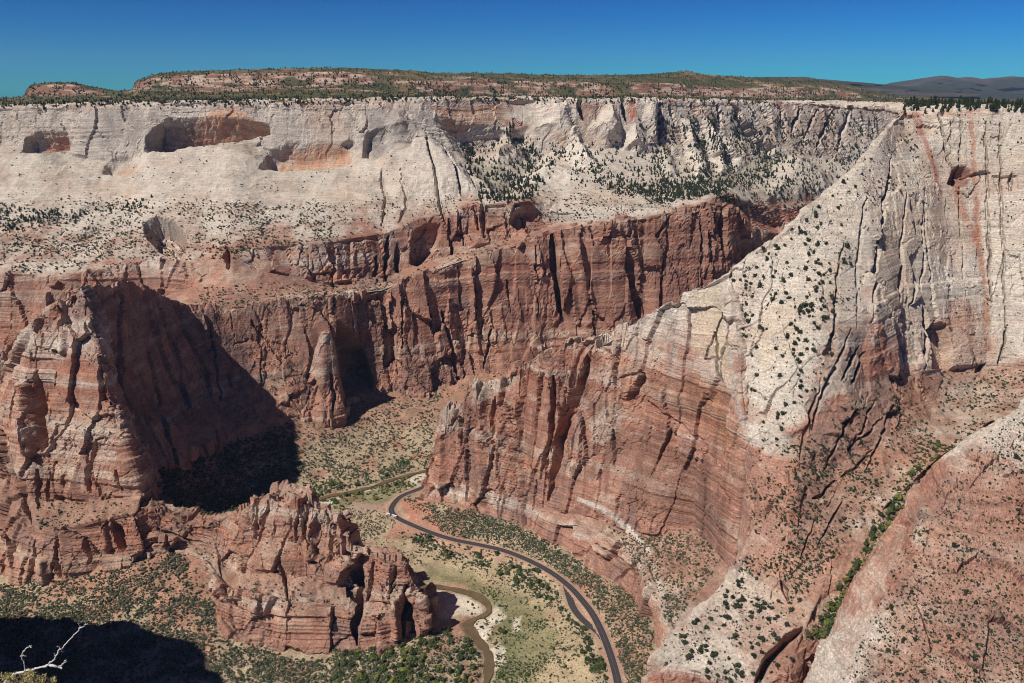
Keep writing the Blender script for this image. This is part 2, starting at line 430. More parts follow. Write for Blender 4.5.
r1b = lerp_row(r1, r2, .22, .48, .97); r12 = lerp_row(r1, r2, .46, .88, .97)
rb1 = lerp_row(r2, r3, .30, .36, .95); rb2 = lerp_row(r2, r3, .62, .60, .85); rb2[:, 3] = np.interp(XS, [-140, 150, 330, 520], [.72, .76, .82, .88])
sel = XS > 545
def B(poly, d, e): return dict(t='p', p=poly, d=-d * .62, e=e * 1.25, j=.7)      # a body standing out of the cliff
FAR_CARVES = [
    # arched alcoves: shallow at the top, deep above their floor
    G([(143, 152), (145, 138), (153, 127), (170, 116), (200, 113), (240, 117), (270, 124), (273, 136), (240, 142), (200, 146), (168, 152)], 62, e=5, ramp=(114, 140)),
    G([(20, 153), (26, 138), (42, 128), (62, 126), (70, 136), (69, 150), (48, 154)], 34, e=4, ramp=(128, 148)),
    G([(100, 174), (106, 162), (114, 156), (128, 153), (138, 162), (134, 173), (114, 177)], 26, e=6, ramp=(152, 172)),
    G([(256, 170), (268, 152), (290, 138), (330, 132), (352, 140), (354, 163), (330, 169), (290, 172)], 36, e=9, ramp=(138, 166)),
    G([(362, 158), (364, 132), (378, 127), (410, 127), (416, 140), (412, 158), (390, 161)], 22, e=3, ramp=(122, 140)),
    G([(340, 144), (352, 138), (356, 144), (348, 148)], 14, e=2),
    G([(144, 236), (142, 222), (156, 215), (176, 220), (187, 236), (186, 252), (176, 262), (160, 252)], 46, e=5, j=.3),
    S([(146, 222, 2), (160, 226, 2.5), (172, 240, 2.5), (178, 256, 2)], 9, j=.2), S([(156, 216, 1.6), (172, 224, 2), (182, 240, 2)], 8, j=.2),
    S([(226, 245, 4), (228, 268, 5)], 20, e=.3), S([(334, 262, 2), (334, 292, 3)], 14, e=.3), S([(318, 275, 3), (330, 272, 2)], 8),
    G([(410, 264), (409, 240), (415, 228), (428, 221), (442, 222), (440, 240), (430, 258), (418, 268)], 34, e=4, ramp=(218, 240)),
    S([(482, 200, 3), (484, 236, 5)], 22, e=.3), S([(474, 205, 3), (478, 230, 4)], 12, e=.3), S([(388, 236, 3), (386, 282, 4)], 20, e=.3), S([(398, 245, 3), (400, 272, 4)], 14, e=.3),
    S([(376, 256, 3), (377, 286, 3)], 16, e=.3), S([(448, 220, 3), (452, 252, 4)], 15, e=.3), S([(520, 212, 3), (527, 232, 3)], 12), S([(505, 212, 2), (508, 236, 2)], 10), S([(460, 216, 2), (463, 246, 2)], 10),
    G([(508, 220), (516, 206), (535, 198), (558, 202), (548, 212), (530, 222), (518, 230)], 28, e=3, ramp=(198, 212)),
    # great slick buttress and the wooded basin behind it
    B([(396, 99), (420, 119), (438, 133), (457, 154), (472, 173), (488, 192), (476, 200), (440, 206), (395, 205), (372, 172), (384, 120)], 46, 16),
    G([(424, 112), (500, 126), (530, 122), (556, 150), (548, 176), (505, 200), (489, 190), (472, 172), (457, 153), (438, 131)], 24, e=15),
    S([(423, 142, 2), (434, 175, 2.6), (441, 205, 3), (446, 225, 2)], 14, e=.2, j=.25), S([(440, 146, 2), (452, 172, 2.6), (461, 197, 2.4)], 14, e=.2, j=.25), S([(466, 164, 1.8), (472, 180, 2), (476, 192, 2)], 12, e=.2, j=.25),
    S([(380, 170, 2), (386, 200, 2.5), (382, 225, 2.5)], 9, e=.2), S([(402, 180, 1.5), (406, 205, 2), (398, 222, 2)], 8, e=.2),
    B([(510, 122), (534, 150), (520, 158), (492, 154), (488, 142)], 34, 12), B([(546, 154), (570, 166), (592, 180), (570, 186), (520, 184), (512, 174)], 44, 14),
    B([(534, 99), (570, 99), (578, 122), (586, 142), (602, 170), (578, 170), (560, 150), (538, 136), (527, 130), (538, 119)], 48, 13), B([(576, 134), (590, 152), (604, 172), (572, 172), (562, 152)], 26, 9),
    S([(579, 97, 4.5), (582, 110, 5), (586, 124, 3)], 28, e=.3, j=.15), B([(607, 99), (614, 101), (624, 124), (624, 144), (606, 150), (586, 130)], 58, 12), S([(622, 97, 3), (625, 112, 3.5), (629, 124, 2)], 28, e=.3, j=.15),
    B([(635, 122), (646, 140), (648, 152), (620, 152), (624, 138)], 40, 10), B([(640, 99), (657, 99), (657, 145), (648, 140), (640, 122)], 34, 6), S([(659, 99, 2), (661, 125, 3), (660, 146, 2)], 26, e=.2),
    # triangular ribs falling to the right, scree and trees between them
    B([(676, 112), (690, 120), (714, 178), (696, 182), (684, 160)], 34, 7), B([(697, 112), (710, 122), (732, 174), (718, 178), (704, 150)], 36, 7), B([(712, 128), (724, 136), (752, 167), (736, 174), (722, 158)], 34, 7), B([(660, 140), (672, 150), (682, 180), (664, 184), (656, 164)], 26, 7),
    S([(730, 104, 3), (742, 124, 5), (764, 146, 6), (776, 156, 5)], 34, e=.2), S([(716, 104, 2), (722, 128, 3)], 16), S([(760, 104, 2), (772, 130, 3)], 18, e=.2), S([(800, 106, 2), (790, 136, 3)], 18, e=.2), S([(780, 104, 2), (784, 132, 2)], 14), S([(835, 108, 2), (815, 150, 3)], 20, e=.2), S([(820, 106, 2), (800, 142, 2)], 14),
    B([(784, 152), (800, 148), (830, 172), (840, 205), (760, 205), (768, 176)], 44, 16), S([(850, 110, 2), (838, 150, 3)], 16), S([(668, 102, 2), (676, 130, 2)], 14), S([(690, 102, 1.5), (697, 118, 2)], 12),
]
PEACH = (0.47, 0.27, 0.17); RUST = (0.33, 0.11, 0.07); DARKR = (0.14, 0.06, 0.045); GREYV = (0.24, 0.215, 0.20); OLIVE = (0.115, 0.105, 0.06)
FAR_PAINTS = [
    PG([(-20, 105), (430, 100), (410, 152), (372, 150), (350, 160), (250, 150), (150, 150), (130, 168), (-20, 152)], (0.40, 0.345, 0.29), a=.5, e=6),
    PG([(34, 151), (46, 132), (68, 132), (70, 148), (56, 153)], (0.50, 0.23, 0.14), a=.9), PG([(105, 172), (115, 160), (140, 160), (140, 172)], PEACH, a=.7),
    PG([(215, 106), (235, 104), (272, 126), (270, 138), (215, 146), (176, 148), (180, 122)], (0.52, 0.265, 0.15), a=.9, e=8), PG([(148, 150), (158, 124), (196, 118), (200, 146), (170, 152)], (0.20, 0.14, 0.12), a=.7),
    PG([(264, 169), (284, 148), (332, 140), (354, 148), (352, 166)], (0.52, 0.275, 0.16), a=.9), PG([(300, 108), (350, 106), (345, 140), (310, 142)], PEACH, a=.35, e=10),
    PG([(362, 104), (412, 104), (424, 128), (412, 158), (366, 158)], GREYV, a=.65, e=6), PG([(72, 110), (140, 108), (150, 140), (110, 155), (80, 150)], GREYV, a=.35, e=8),
    PG([(428, 104), (505, 100), (512, 125), (480, 128), (450, 138), (436, 122)], (0.52, 0.29, 0.18), a=.8, e=6), PG([(500, 114), (530, 118), (534, 126), (520, 134), (505, 128)], RUST, a=.7),
    PG([(626, 99), (637, 99), (636, 118), (629, 124)], (0.42, 0.13, 0.08), a=.95, e=2), PG([(578, 99), (604, 99), (590, 126), (582, 128)], (0.26, 0.15, 0.12), a=.8, e=3),
    *[PG(q, (0.66, 0.575, 0.48), a=.75, e=4) for q in ([(400, 103), (420, 119), (438, 133), (457, 154), (472, 173), (486, 190), (440, 204), (400, 200), (396, 160), (416, 140)], [(534, 100), (570, 100), (578, 122), (586, 142), (602, 170), (578, 170), (560, 150), (538, 136)],
        [(607, 100), (614, 101), (624, 124), (624, 144), (606, 150), (586, 130)], [(635, 122), (646, 140), (648, 152), (620, 152), (624, 138)], [(640, 100), (657, 100), (657, 145), (648, 140)], [(676, 112), (690, 120), (714, 178), (696, 182), (684, 160)], [(697, 112), (710, 122), (732, 174), (718, 178), (704, 150)],
        [(712, 128), (724, 136), (752, 167), (736, 174), (722, 158)], [(546, 154), (570, 166), (592, 180), (570, 186), (520, 184), (512, 174)], [(576, 134), (590, 152), (604, 172), (572, 172), (562, 152)])],
    PG([(545, 136), (572, 130), (566, 150), (556, 148)], PEACH, a=.5), 
    PG([(756, 222), (800, 205), (830, 205), (800, 245), (760, 262)], RUST, a=.75), PG([(0, 262), (60, 272), (140, 262), (200, 262), (200, 300), (0, 345)], (0.40, 0.22, 0.15), a=.4, e=8),
    PG([(470, 150), (505, 150), (525, 190), (500, 196), (480, 180)], OLIVE, a=.5, e=8), PG([(640, 188), (700, 182), (760, 150), (780, 150), (770, 175), (700, 195)], OLIVE, a=.5, e=6),
]
r6 = shift(r5, dy=40, dz=-60, tone=.1); lft = XS <= 200; r6[lft] = shift(r5, dy=-45, dz=-270, tone=.05)[lft]
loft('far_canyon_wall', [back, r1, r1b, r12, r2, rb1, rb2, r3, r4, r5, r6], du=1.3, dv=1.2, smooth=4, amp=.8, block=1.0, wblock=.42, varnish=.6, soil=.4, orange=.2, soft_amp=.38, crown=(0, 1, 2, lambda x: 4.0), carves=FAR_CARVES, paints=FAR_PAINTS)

# lower tier of the far wall with the shaded fin at its left end: (top px, py, Y, foot px, py, Y)
LOWC = [((74, 291, 1115), (118, 470, 1060)), ((100, 283, 1165), (146, 474, 1115)), ((125, 277, 1235), (168, 468, 1155)), ((160, 291, 1360), (199, 449, 1230)),
        ((190, 301, 1425), (235, 434, 1300)), ((220, 304, 1455), (269, 421, 1360)), ((250, 303, 1470), (290, 415, 1400)), ((300, 297, 1505), (312, 415, 1425)),
        ((332, 294, 1530), (338, 410, 1450)), ((350, 293, 1560), (368, 388, 1550)), ((385, 288, 1602), (395, 392, 1560)), ((420, 273, 1642), (430, 395, 1555)),
        ((470, 257, 1692), (470, 378, 1625)), ((520, 242, 1720), (520, 374, 1640)), ((550, 230, 1740), (550, 366, 1672)), ((600, 223, 1750), (600, 358, 1692)),
        ((628, 220, 1755), (630, 352, 1700)), ((642, 219, 1785), (645, 346, 1725)), ((700, 204, 1805), (700, 332, 1752)), ((717, 201, 1805), (716, 328, 1755)),
        ((738, 213, 1842), (735, 318, 1790)), ((748, 229, 1900), (748, 310, 1840)), ((775, 233, 2050), (775, 280, 2000)), ((820, 216, 2200), (820, 270, 2150)), ((900, 206, 2400), (900, 262, 2300))]
lt = rowp([c[0] for c in LOWC], .22); lf = rowp([c[1] for c in LOWC], .05)
lb = shift(lt, dy=60, dz=-4); lb[:5, 0] -= 110; lb[:5, 2] -= 120; lb[:5, 1] -= 50
m1 = lerp_row(lt, lf, .22, .33, .03); m2 = lerp_row(lt, lf, .52, .68, .05)
m1[:7] = lerp_row(lt, lf, .25, .36, .08)[:7]; m2[:7] = lerp_row(lt, lf, .55, .70, .05)[:7]
skirt = shift(lf, dy=-25, dz=-110)
LOW_CARVES = [
    S([(552, 234, 4), (554, 262, 5), (558, 296, 4), (561, 318, 2.5)], 34, e=.3, j=.2), S([(630, 248, 4), (634, 280, 7), (640, 316, 8)], 34, e=.3, j=.2),
    S([(722, 204, 3), (722, 250, 4)], 20, e=.3), S([(738, 216, 4), (744, 258, 5)], 26, e=.3), S([(672, 210, 2.5), (656, 235, 3), (672, 262, 2)], 8),
    S([(443, 310, 2), (452, 345, 3), (460, 384, 3.5)], 16, e=.3), S([(430, 305, 1.6), (433, 330, 2)], 9), S([(508, 280, 2), (512, 312, 2)], 9), S([(492, 330, 2), (484, 368, 2.5)], 12),
    S([(592, 300, 2), (595, 335, 2)], 10), S([(400, 300, 2), (402, 350, 2)], 8), S([(388, 292, 2), (390, 330, 2)], -10, e=.2), S([(534, 246, 2), (538, 320, 2)], 9),
    S([(660, 330, 2), (664, 250, 2)], 6), S([(700, 215, 1.5), (702, 290, 2)], 8), S([(470, 265, 3), (478, 350, 3)], -8, e=.1), S([(575, 240, 8), (590, 320, 10)], -12, e=.1),
    S([(148, 350, 2), (166, 425, 3), (176, 465, 3)], 9), S([(118, 290, 3), (120, 360, 3), (124, 420, 3)], 8), S([(210, 330, 2), (222, 400, 2)], 6),
    S([(250, 320, 3), (270, 345, 2)], 8), G([(336, 318), (350, 330), (366, 352), (374, 376), (374, 392), (338, 402), (334, 360)], 48, e=7, j=.4),
    S([(484, 398, 5), (486, 386, 7)], -10, e=.1),
]
LOW_PAINTS = [
    PG([(96, 283), (160, 289), (215, 302), (250, 345), (290, 418), (199, 452), (150, 478), (114, 472)], (0.135, 0.088, 0.088), a=.6, e=14),  # deepens the shade on the fin wall with a darker rock colour
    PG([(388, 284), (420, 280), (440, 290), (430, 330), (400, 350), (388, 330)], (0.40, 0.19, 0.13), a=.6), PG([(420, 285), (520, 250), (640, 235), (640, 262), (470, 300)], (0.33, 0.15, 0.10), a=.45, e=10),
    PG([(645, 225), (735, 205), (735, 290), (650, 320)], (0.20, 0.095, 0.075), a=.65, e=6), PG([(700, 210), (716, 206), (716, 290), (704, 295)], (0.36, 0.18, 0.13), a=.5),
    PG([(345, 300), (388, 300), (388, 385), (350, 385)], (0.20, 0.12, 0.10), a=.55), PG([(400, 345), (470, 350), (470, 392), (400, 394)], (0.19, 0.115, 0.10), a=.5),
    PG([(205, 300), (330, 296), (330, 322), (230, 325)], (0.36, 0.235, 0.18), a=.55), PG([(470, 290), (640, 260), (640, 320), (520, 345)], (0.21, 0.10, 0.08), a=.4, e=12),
]
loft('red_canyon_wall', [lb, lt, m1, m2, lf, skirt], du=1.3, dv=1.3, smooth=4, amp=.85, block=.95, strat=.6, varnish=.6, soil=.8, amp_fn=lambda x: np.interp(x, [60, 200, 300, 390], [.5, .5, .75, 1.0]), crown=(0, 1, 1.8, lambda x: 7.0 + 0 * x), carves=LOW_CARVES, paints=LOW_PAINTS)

# free standing pointed pillar at the foot of the red wall
sp = [[(323, 334, 1490), (321, 333, 1466), (324, 331, 1462), (327, 333, 1468), (328, 334, 1490)], [(317, 350, 1495), (316, 349, 1460), (324, 351, 1450), (333, 349, 1460), (335, 348, 1495)],
      [(313, 370, 1495), (312, 372, 1455), (324, 374, 1440), (337, 372, 1454), (339, 370, 1495)], [(308, 390, 1495), (308, 393, 1446), (322, 396, 1428), (341, 393, 1444), (343, 388, 1495)],
      [(300, 410, 1495), (302, 412, 1432), (322, 416, 1412), (346, 411, 1430), (348, 406, 1495)]]
sp = [rowp(r, t) for r, t in zip(sp, (.45, .35, .2, .1, .1))]; sp.append(shift(sp[-1], dz=-40))
loft('rock_pillar', sp, du=1.1, dv=1.1, smooth=3, amp=.42, block=1.2, varnish=.3, lim=(.95, .8), carves=[S([(330, 372, 2), (334, 395, 2.5), (332, 412, 2)], 9), S([(316, 385, 2), (312, 412, 2)], 7)])

# ------------------------------------------------------------------ front butte, saddle and rock ridge
def ring(pts, tone): return rowp(pts, tone)
bt = [
    ring([(66, 291, 1175), (61, 295, 1140), (65, 293, 1122), (72, 289, 1114), (79, 287, 1112), (84, 287, 1124), (90, 287, 1175)], .5),
    ring([(38, 310, 1180), (40, 311, 1125), (48, 311, 1108), (72, 311, 1100), (90, 308, 1100), (96, 306, 1115), (100, 304, 1180)], .52),
    ring([(14, 342, 1180), (16, 346, 1110), (26, 352, 1086), (66, 350, 1080), (98, 346, 1078), (104, 342, 1095), (110, 336, 1180)], .46),
    ring([(3, 392, 1170), (4, 400, 1085), (22, 412, 1068), (70, 416, 1058), (112, 410, 1054), (118, 402, 1068), (124, 392, 1160)], .2),
    ring([(-2, 420, 1165), (-2, 432, 1070), (20, 440, 1042), (70, 436, 1038), (119, 426, 1036), (126, 422, 1056), (132, 415, 1155)], .45),
    ring([(2, 470, 1150), (6, 482, 1050), (30, 496, 1010), (80, 502, 1003), (142, 496, 1004), (152, 498, 1024), (160, 480, 1120)], .05),
    ring([(-10, 480, 1140), (0, 515, 1000), (30, 528, 962), (85, 526, 955), (135, 514, 970), (158, 512, 996), (170, 500, 1100)], .2),
    ring([(-20, 520, 1100), (-6, 560, 958), (30, 570, 936), (88, 562, 938), (140, 545, 955), (164, 535, 975), (176, 520, 1080)], .03),
    ring([(-30, 560, 1080), (-12, 588, 940), (30, 590, 930), (92, 582, 932), (142, 564, 946), (166, 552, 968), (180, 540, 1060)], .1),
]
bt.append(shift(bt[-1], dz=-70))
BUTTE_CARVES = [
    S([(34, 372, 4), (37, 400, 6), (42, 436, 6), (42, 452, 3)], 20, e=.3), S([(58, 305, 3), (66, 322, 4)], 12), S([(86, 322, 3), (98, 335, 4), (92, 316, 3)], 8), S([(50, 350, 4), (60, 356, 3)], 8),
    S([(56, 372, 2), (52, 386, 2)], 6), S([(96, 440, 3), (92, 452, 2.5), (89, 470, 2.5), (90, 494, 2)], 10, e=.3), S([(96, 440, 2), (104, 438, 2)], 7), S([(120, 470, 2), (124, 490, 2)], 7),
    S([(36, 470, 3), (38, 508, 4)], 10), S([(46, 480, 2), (48, 500, 3)], 9), S([(50, 500, 4), (68, 498, 3)], 7), S([(2, 440, 6), (22, 486, 5), (26, 520, 4)], 22, e=.3),
    S([(112, 520, 4), (122, 540, 7), (124, 550, 5)], 18, e=.3), S([(82, 540, 4), (88, 564, 4)], 12), S([(58, 560, 4), (62, 576, 5)], 14, e=.3), S([(4, 535, 3), (12, 568, 4)], 12), S([(32, 575, 3), (34, 540, 2)], 8),
    S([(22, 385, 7), (28, 420, 8), (30, 450, 8)], -14, e=.1), S([(104, 530, 6), (106, 548, 6)], -8, e=.1), S([(44, 565, 8), (44, 580, 8)], -8, e=.2), S([(62, 330, 5), (64, 350, 7)], -8, e=.1),
]
loft('sandstone_butte', bt, du=1.2, dv=1.2, smooth=4, amp=.66, block=1.15, varnish=.4, soil=.7, orange=.6, lim=(.92, .72), crown=(0, 1, 2.2, lambda x: 7.0 + 0 * x), strat=1.5, carves=BUTTE_CARVES,
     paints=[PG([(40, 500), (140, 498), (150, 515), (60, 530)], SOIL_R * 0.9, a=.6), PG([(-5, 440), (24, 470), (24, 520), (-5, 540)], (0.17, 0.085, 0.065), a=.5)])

ORGC = [((128, 510, 985), (130, 562, 942)), ((150, 511, 985), (152, 552, 955)), ((168, 515, 985), (168, 547, 960)), ((184, 521, 982), (186, 552, 960)), ((200, 524, 976), (203, 572, 935)), ((212, 518, 968), (216, 600, 892)),
        ((228, 510, 958), (225, 625, 862)), ((241, 503, 948), (240, 642, 842)), ((252, 491, 938), (264, 652, 826)), ((272, 487, 930), (280, 658, 818)), ((290, 488, 925), (300, 661, 815)), ((308, 490, 922), (320, 662, 815)),
        ((319, 505, 915), (338, 661, 815)), ((342, 512, 905), (350, 659, 815)), ((352, 546, 892), (362, 656, 820)), ((385, 555, 880), (385, 648, 830)), ((404, 562, 872), (402, 645, 835)),
        ((417, 590, 864), (414, 640, 846)), ((424, 602, 860), (426, 634, 856)), ((428, 608, 880), (434, 622, 880)), ((422, 592, 905), (428, 606, 915))]
ORGC = [((t[0], t[1] + float(np.interp(t[0], [215, 245, 320, 345, 400], [0, 9, 9, 4, 2])), t[2]), f) for t, f in ORGC]
ot = rowp([c[0] for c in ORGC], .3); of = rowp([c[1] for c in ORGC], .12)
ob = shift(ot, dx=4, dy=28, dz=-2); ob2 = shift(ob, dy=35, dz=-130)
om = [lerp_row(ot, of, .10, .32, .16), lerp_row(ot, of, .24, .40, .26), lerp_row(ot, of, .34, .56, .10), lerp_row(ot, of, .66, .63, .26), lerp_row(ot, of, .78, .72, .2), lerp_row(ot, of, .88, .93, .06)]
osk = shift(of, dy=-10, dz=-60)
ORG_CARVES = [
    S([(328, 510, 3), (332, 540, 4), (331, 560, 3)], 16, e=.3), S([(343, 512, 3), (347, 540, 4), (350, 556, 3)], 20, e=.3), S([(352, 560, 3), (360, 590, 4), (356, 628, 5), (358, 645, 3)], 18, e=.3),
    S([(280, 555, 2.5), (288, 600, 3)], 10, e=.3), S([(240, 585, 2), (242, 606, 3)], 14, e=.3), S([(262, 600, 2), (268, 618, 2.5)], 10, e=.3), S([(405, 585, 5), (408, 612, 7), (405, 638, 5)], 22, e=.3),
    S([(395, 565, 3), (390, 590, 3)], 10), S([(300, 500, 2), (296, 540, 2)], 7), S([(216, 545, 2), (220, 575, 2)], 7), S([(270, 500, 2), (262, 540, 3)], 8), S([(310, 560, 3), (330, 572, 2)], 6),
    S([(372, 560, 3), (368, 600, 3)], 8), S([(300, 595, 3), (330, 600, 3)], 5), S([(310, 520, 8), (310, 555, 8)], -8, e=.1), S([(395, 600, 6), (396, 638, 6)], -10, e=.1), S([(420, 600, 5), (424, 625, 5)], -6, e=.1),
]
loft('rock_ridge', [ob2, ob, ot, *om, of, osk], du=1.1, dv=1.1, smooth=3, amp=.72, block=1.3, varnish=.4, soil=.7, lim=(.94, .72), crown=(1, 2, 5, lambda x: np.interp(x, [160, 230, 260, 335, 360], [5, 5, 12, 10, 4.5])), strat=2.2, carves=ORG_CARVES,
     paints=[PG([(230, 550), (300, 555), (290, 580), (240, 590)], SOIL_R * .85, a=.4), PG([(300, 585), (360, 590), (350, 615), (310, 612)], SOIL_R * .85, a=.4)])

# ------------------------------------------------------------------ big right hand ridge: valley face (tip to prow)
RA = [  # crest, white/red edge, wall foot, band edge, base
    [(424, 478, 1205), (424, 482, 1200), (420, 492, 1185), (419, 496, 1180), (418, 500, 1168)],
    [(439, 418, 1195), (438, 430, 1188), (436, 480, 1168), (435, 490, 1163), (434, 502, 1152)],
    [(455, 404, 1190), (454, 416, 1182), (453, 480, 1155), (453, 492, 1150), (452, 506, 1136)],
    [(468, 386, 1178), (469, 402, 1170), (473, 485, 1138), (474, 496, 1132), (475, 512, 1116)],
    [(495, 380, 1162), (495, 398, 1154), (498, 492, 1118), (499, 502, 1112), (500, 517, 1100)],
    [(520, 366, 1142), (520, 386, 1134), (521, 500, 1096), (521, 509, 1088), (520, 527, 1076)],
    [(545, 343, 1116), (545, 362, 1108), (541, 507, 1066), (539, 517, 1056), (535, 536, 1048)],
    [(572, 343, 1110), (571, 362, 1102), (561, 512, 1046), (558, 524, 1030), (555, 548, 1018)],
    [(600, 335, 1092), (600, 350, 1084), (590, 516, 1022), (589, 527, 1003), (585, 562, 982)],
    [(628, 324, 1066), (628, 345, 1056), (625, 530, 985), (621, 542, 962), (615, 582, 934)],
    [(660, 307, 1038), (658, 340, 1020), (655, 535, 962), (645, 561, 925), (640, 604, 890)],
    [(690, 289, 1016), (686, 345, 985), (690, 531, 954), (661, 595, 853), (656, 632, 838)],
    [(705, 283, 1013), (710, 364, 958), (710, 541, 928), (669, 616, 818), (664, 657, 797)],
    [(718, 277, 1013), (732, 400, 918), (723, 557, 893), (678, 640, 778), (672, 682, 758)],
    [(730, 270, 1015), (748, 432, 880), (734, 568, 858), (690, 665, 745), (682, 705, 735)],
    [(790, 262, 1080), (800, 440, 930), (800, 560, 880), (770, 640, 800), (770, 700, 780)],
]
ra = [rowp([c[k] for c in RA], t) for k, t in enumerate((.62, .38, .10, .5, .06))]
ra[0][:, 3] = np.interp(np.arange(16), [0, 5, 7, 9, 11, 14], [.35, .5, .35, .7, .95, .95]); ra[1][:, 3] = np.interp(np.arange(16), [0, 7, 9, 11, 14], [.3, .3, .32, .45, .45])
rab = shift(ra[0], dx=16, dy=60, dz=-190); rab0 = shift(ra[0], dx=2, dy=10, dz=-4)
w1 = lerp_row(ra[1], ra[2], .25, .30, .16); w2 = lerp_row(ra[1], ra[2], .5, .62, .06); bsk = shift(ra[4], dy=-14, dz=-70)
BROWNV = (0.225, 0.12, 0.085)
RA_CARVES = [
    S([(459, 412, 3), (461, 432, 4), (460, 446, 2)], 18, e=.3), S([(553, 370, 3), (554, 400, 4), (550, 440, 3), (540, 480, 3)], 14, e=.3), S([(465, 450, 2), (466, 500, 2.5)], 9, e=.3), S([(535, 480, 2), (532, 510, 2)], 8),
    S([(495, 395, 4), (492, 440, 4)], 9), S([(505, 386, 3), (512, 360, 2)], 8), S([(612, 430, 2), (611, 465, 2.5)], 9, e=.3), S([(600, 470, 2), (596, 480, 2)], 7), S([(618, 380, 2), (640, 370, 2)], 5),
    S([(588, 346, 12), (574, 395, 10), (560, 440, 6), (548, 500, 4)], 24, e=.1), S([(583, 420, 3), (582, 470, 3)], 8), S([(520, 400, 3), (522, 500, 3)], -8, e=.1), S([(480, 390, 7), (484, 500, 8)], -8, e=.1), S([(440, 430, 5), (442, 490, 6)], -6, e=.1),
    S([(642, 400, 3), (700, 440, 3), (735, 500, 3)], 4), S([(420, 500, 3), (424, 486, 2)], -5), S([(600, 545, 3), (640, 575, 3)], 7, e=.3), S([(714, 330, 3), (722, 380, 3)], 7),
]
RA_PAINTS = [
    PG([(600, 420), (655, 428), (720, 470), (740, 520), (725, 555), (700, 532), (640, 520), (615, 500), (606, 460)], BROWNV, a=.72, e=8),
    PG([(630, 378), (700, 372), (728, 420), (690, 425), (640, 400)], (0.235, 0.12, 0.075), a=.6, e=6), PG([(685, 350), (735, 395), (745, 440), (728, 470), (705, 430)], (0.36, 0.18, 0.10), a=.55, e=8),
    PS([(578, 500, 3), (600, 508, 4), (630, 530, 4), (650, 552, 3)], (0.60, 0.54, 0.47), a=.9), PS([(650, 560, 3), (662, 590, 3.5), (665, 615, 3)], (0.55, 0.47, 0.40), a=.8),
    PG([(585, 420), (612, 396), (630, 408), (625, 430), (600, 450), (588, 445)], (0.52, 0.42, 0.33), a=.75, e=6), PG([(466, 384), (512, 366), (518, 384), (470, 408)], (0.50, 0.40, 0.31), a=.6),
    PS([(562, 372, 7), (582, 405, 8), (576, 450, 7)], (0.34, 0.25, 0.20), a=.6), PS([(650, 545, 3), (700, 530, 3)], (0.42, 0.30, 0.24), a=.6),
    PG([(690, 290), (722, 278), (745, 420), (735, 400), (712, 360), (690, 350)], (0.56, 0.44, 0.30), a=.6, e=6), PS([(728, 350, 3), (736, 395, 4), (745, 425, 3)], (0.40, 0.36, 0.33), a=.8),
    PS([(545, 520, 5), (600, 560, 6), (645, 600, 6), (656, 632, 5)], (0.36, 0.195, 0.135), a=.55), PS([(740, 440, 5), (745, 500, 6), (730, 560, 5)], (0.37, 0.21, 0.15), a=.6),
]
loft('valley_cliff', [rab, rab0, ra[0], ra[1], w1, w2, ra[2], ra[3], ra[4], bsk], du=1.2, dv=1.2, smooth=4, amp=.66, block=1.05, varnish=.55, soil=.85, orange=.35, crown=(1, 2, 4.2, lambda x: np.interp(x, [420, 580, 640, 700], [17, 15, 5, 2])), strat=.85, carves=RA_CARVES, paints=RA_PAINTS)

# ------------------------------------------------------------------ right hand ridge: white shoulder, ribbed flank, high white cliff, lower nose
RB = [
    [(730, 270, 1015), (765, 245, 1030), (800, 215, 1050), (830, 190, 1080), (860, 163, 1110), (885, 130, 1165), (905, 109, 1215), (935, 107, 1212), (970, 106, 1200), (1024, 107, 1180), (1130, 109, 1150)],
    [(738, 330, 970), (775, 310, 965), (815, 285, 975), (845, 260, 1000), (870, 240, 1030), (895, 210, 1100), (915, 190, 1130), (945, 185, 1155), (978, 180, 1162), (1024, 180, 1140), (1130, 185, 1110)],
    [(744, 390, 920), (780, 375, 905), (815, 350, 915), (850, 330, 940), (875, 315, 960), (900, 300, 1040), (920, 290, 1062), (950, 285, 1095), (985, 280, 1110), (1030, 280, 1090), (1130, 290, 1060)],
    [(748, 432, 880), (785, 440, 850), (812, 425, 862), (845, 400, 890), (870, 385, 915), (895, 375, 975), (915, 372, 1000), (945, 370, 1040), (985, 367, 1062), (1030, 367, 1045), (1130, 375, 1020)],
    [(755, 480, 850), (790, 490, 800), (815, 480, 815), (840, 465, 840), (865, 450, 860), (890, 440, 880), (905, 435, 900), (930, 425, 930), (965, 412, 965), (1000, 400, 985), (1130, 395, 980)],
    [(755, 530, 815), (785, 560, 760), (808, 560, 758), (835, 545, 768), (860, 525, 785), (885, 505, 800), (907, 486, 818), (928, 466, 842), (957, 444, 872), (990, 420, 910), (1130, 400, 950)],
    [(735, 575, 775), (765, 600, 740), (792, 606, 728), (818, 600, 724), (845, 585, 738), (872, 560, 757), (898, 525, 788), (921, 484, 830), (954, 446, 869), (990, 421, 908), (1130, 401, 948)],
    [(692, 617, 738), (725, 640, 706), (762, 652, 690), (795, 654, 688), (826, 632, 706), (862, 582, 742), (894, 534, 781), (920, 486, 828), (953, 447, 868), (989, 422, 907), (1130, 402, 947)],
    [(651, 655, 704), (690, 670, 684), (728, 684, 668), (762, 690, 660), (806, 662, 684), (856, 590, 735), (892, 538, 778), (919, 488, 826), (952, 448, 867), (988, 423, 906), (1130, 403, 946)],
]
rb = [rowp(r, t) for r, t in zip(RB, (.95, .97, .95, .62, .12, .30, .40, .85, .9))]
rb[3][:, 3] = [.66, .55, .32, .25, .2, .3, .42, .5, .55, .6, .6]; rb[4][:, 3] = [.2, .1, .05, .05, .1, .2, .25, .3, .35, .4, .4]; rb[2][:, 3] = [.88, .95, .85, .5, .5, .75, .9, .9, .9, .95, .95]
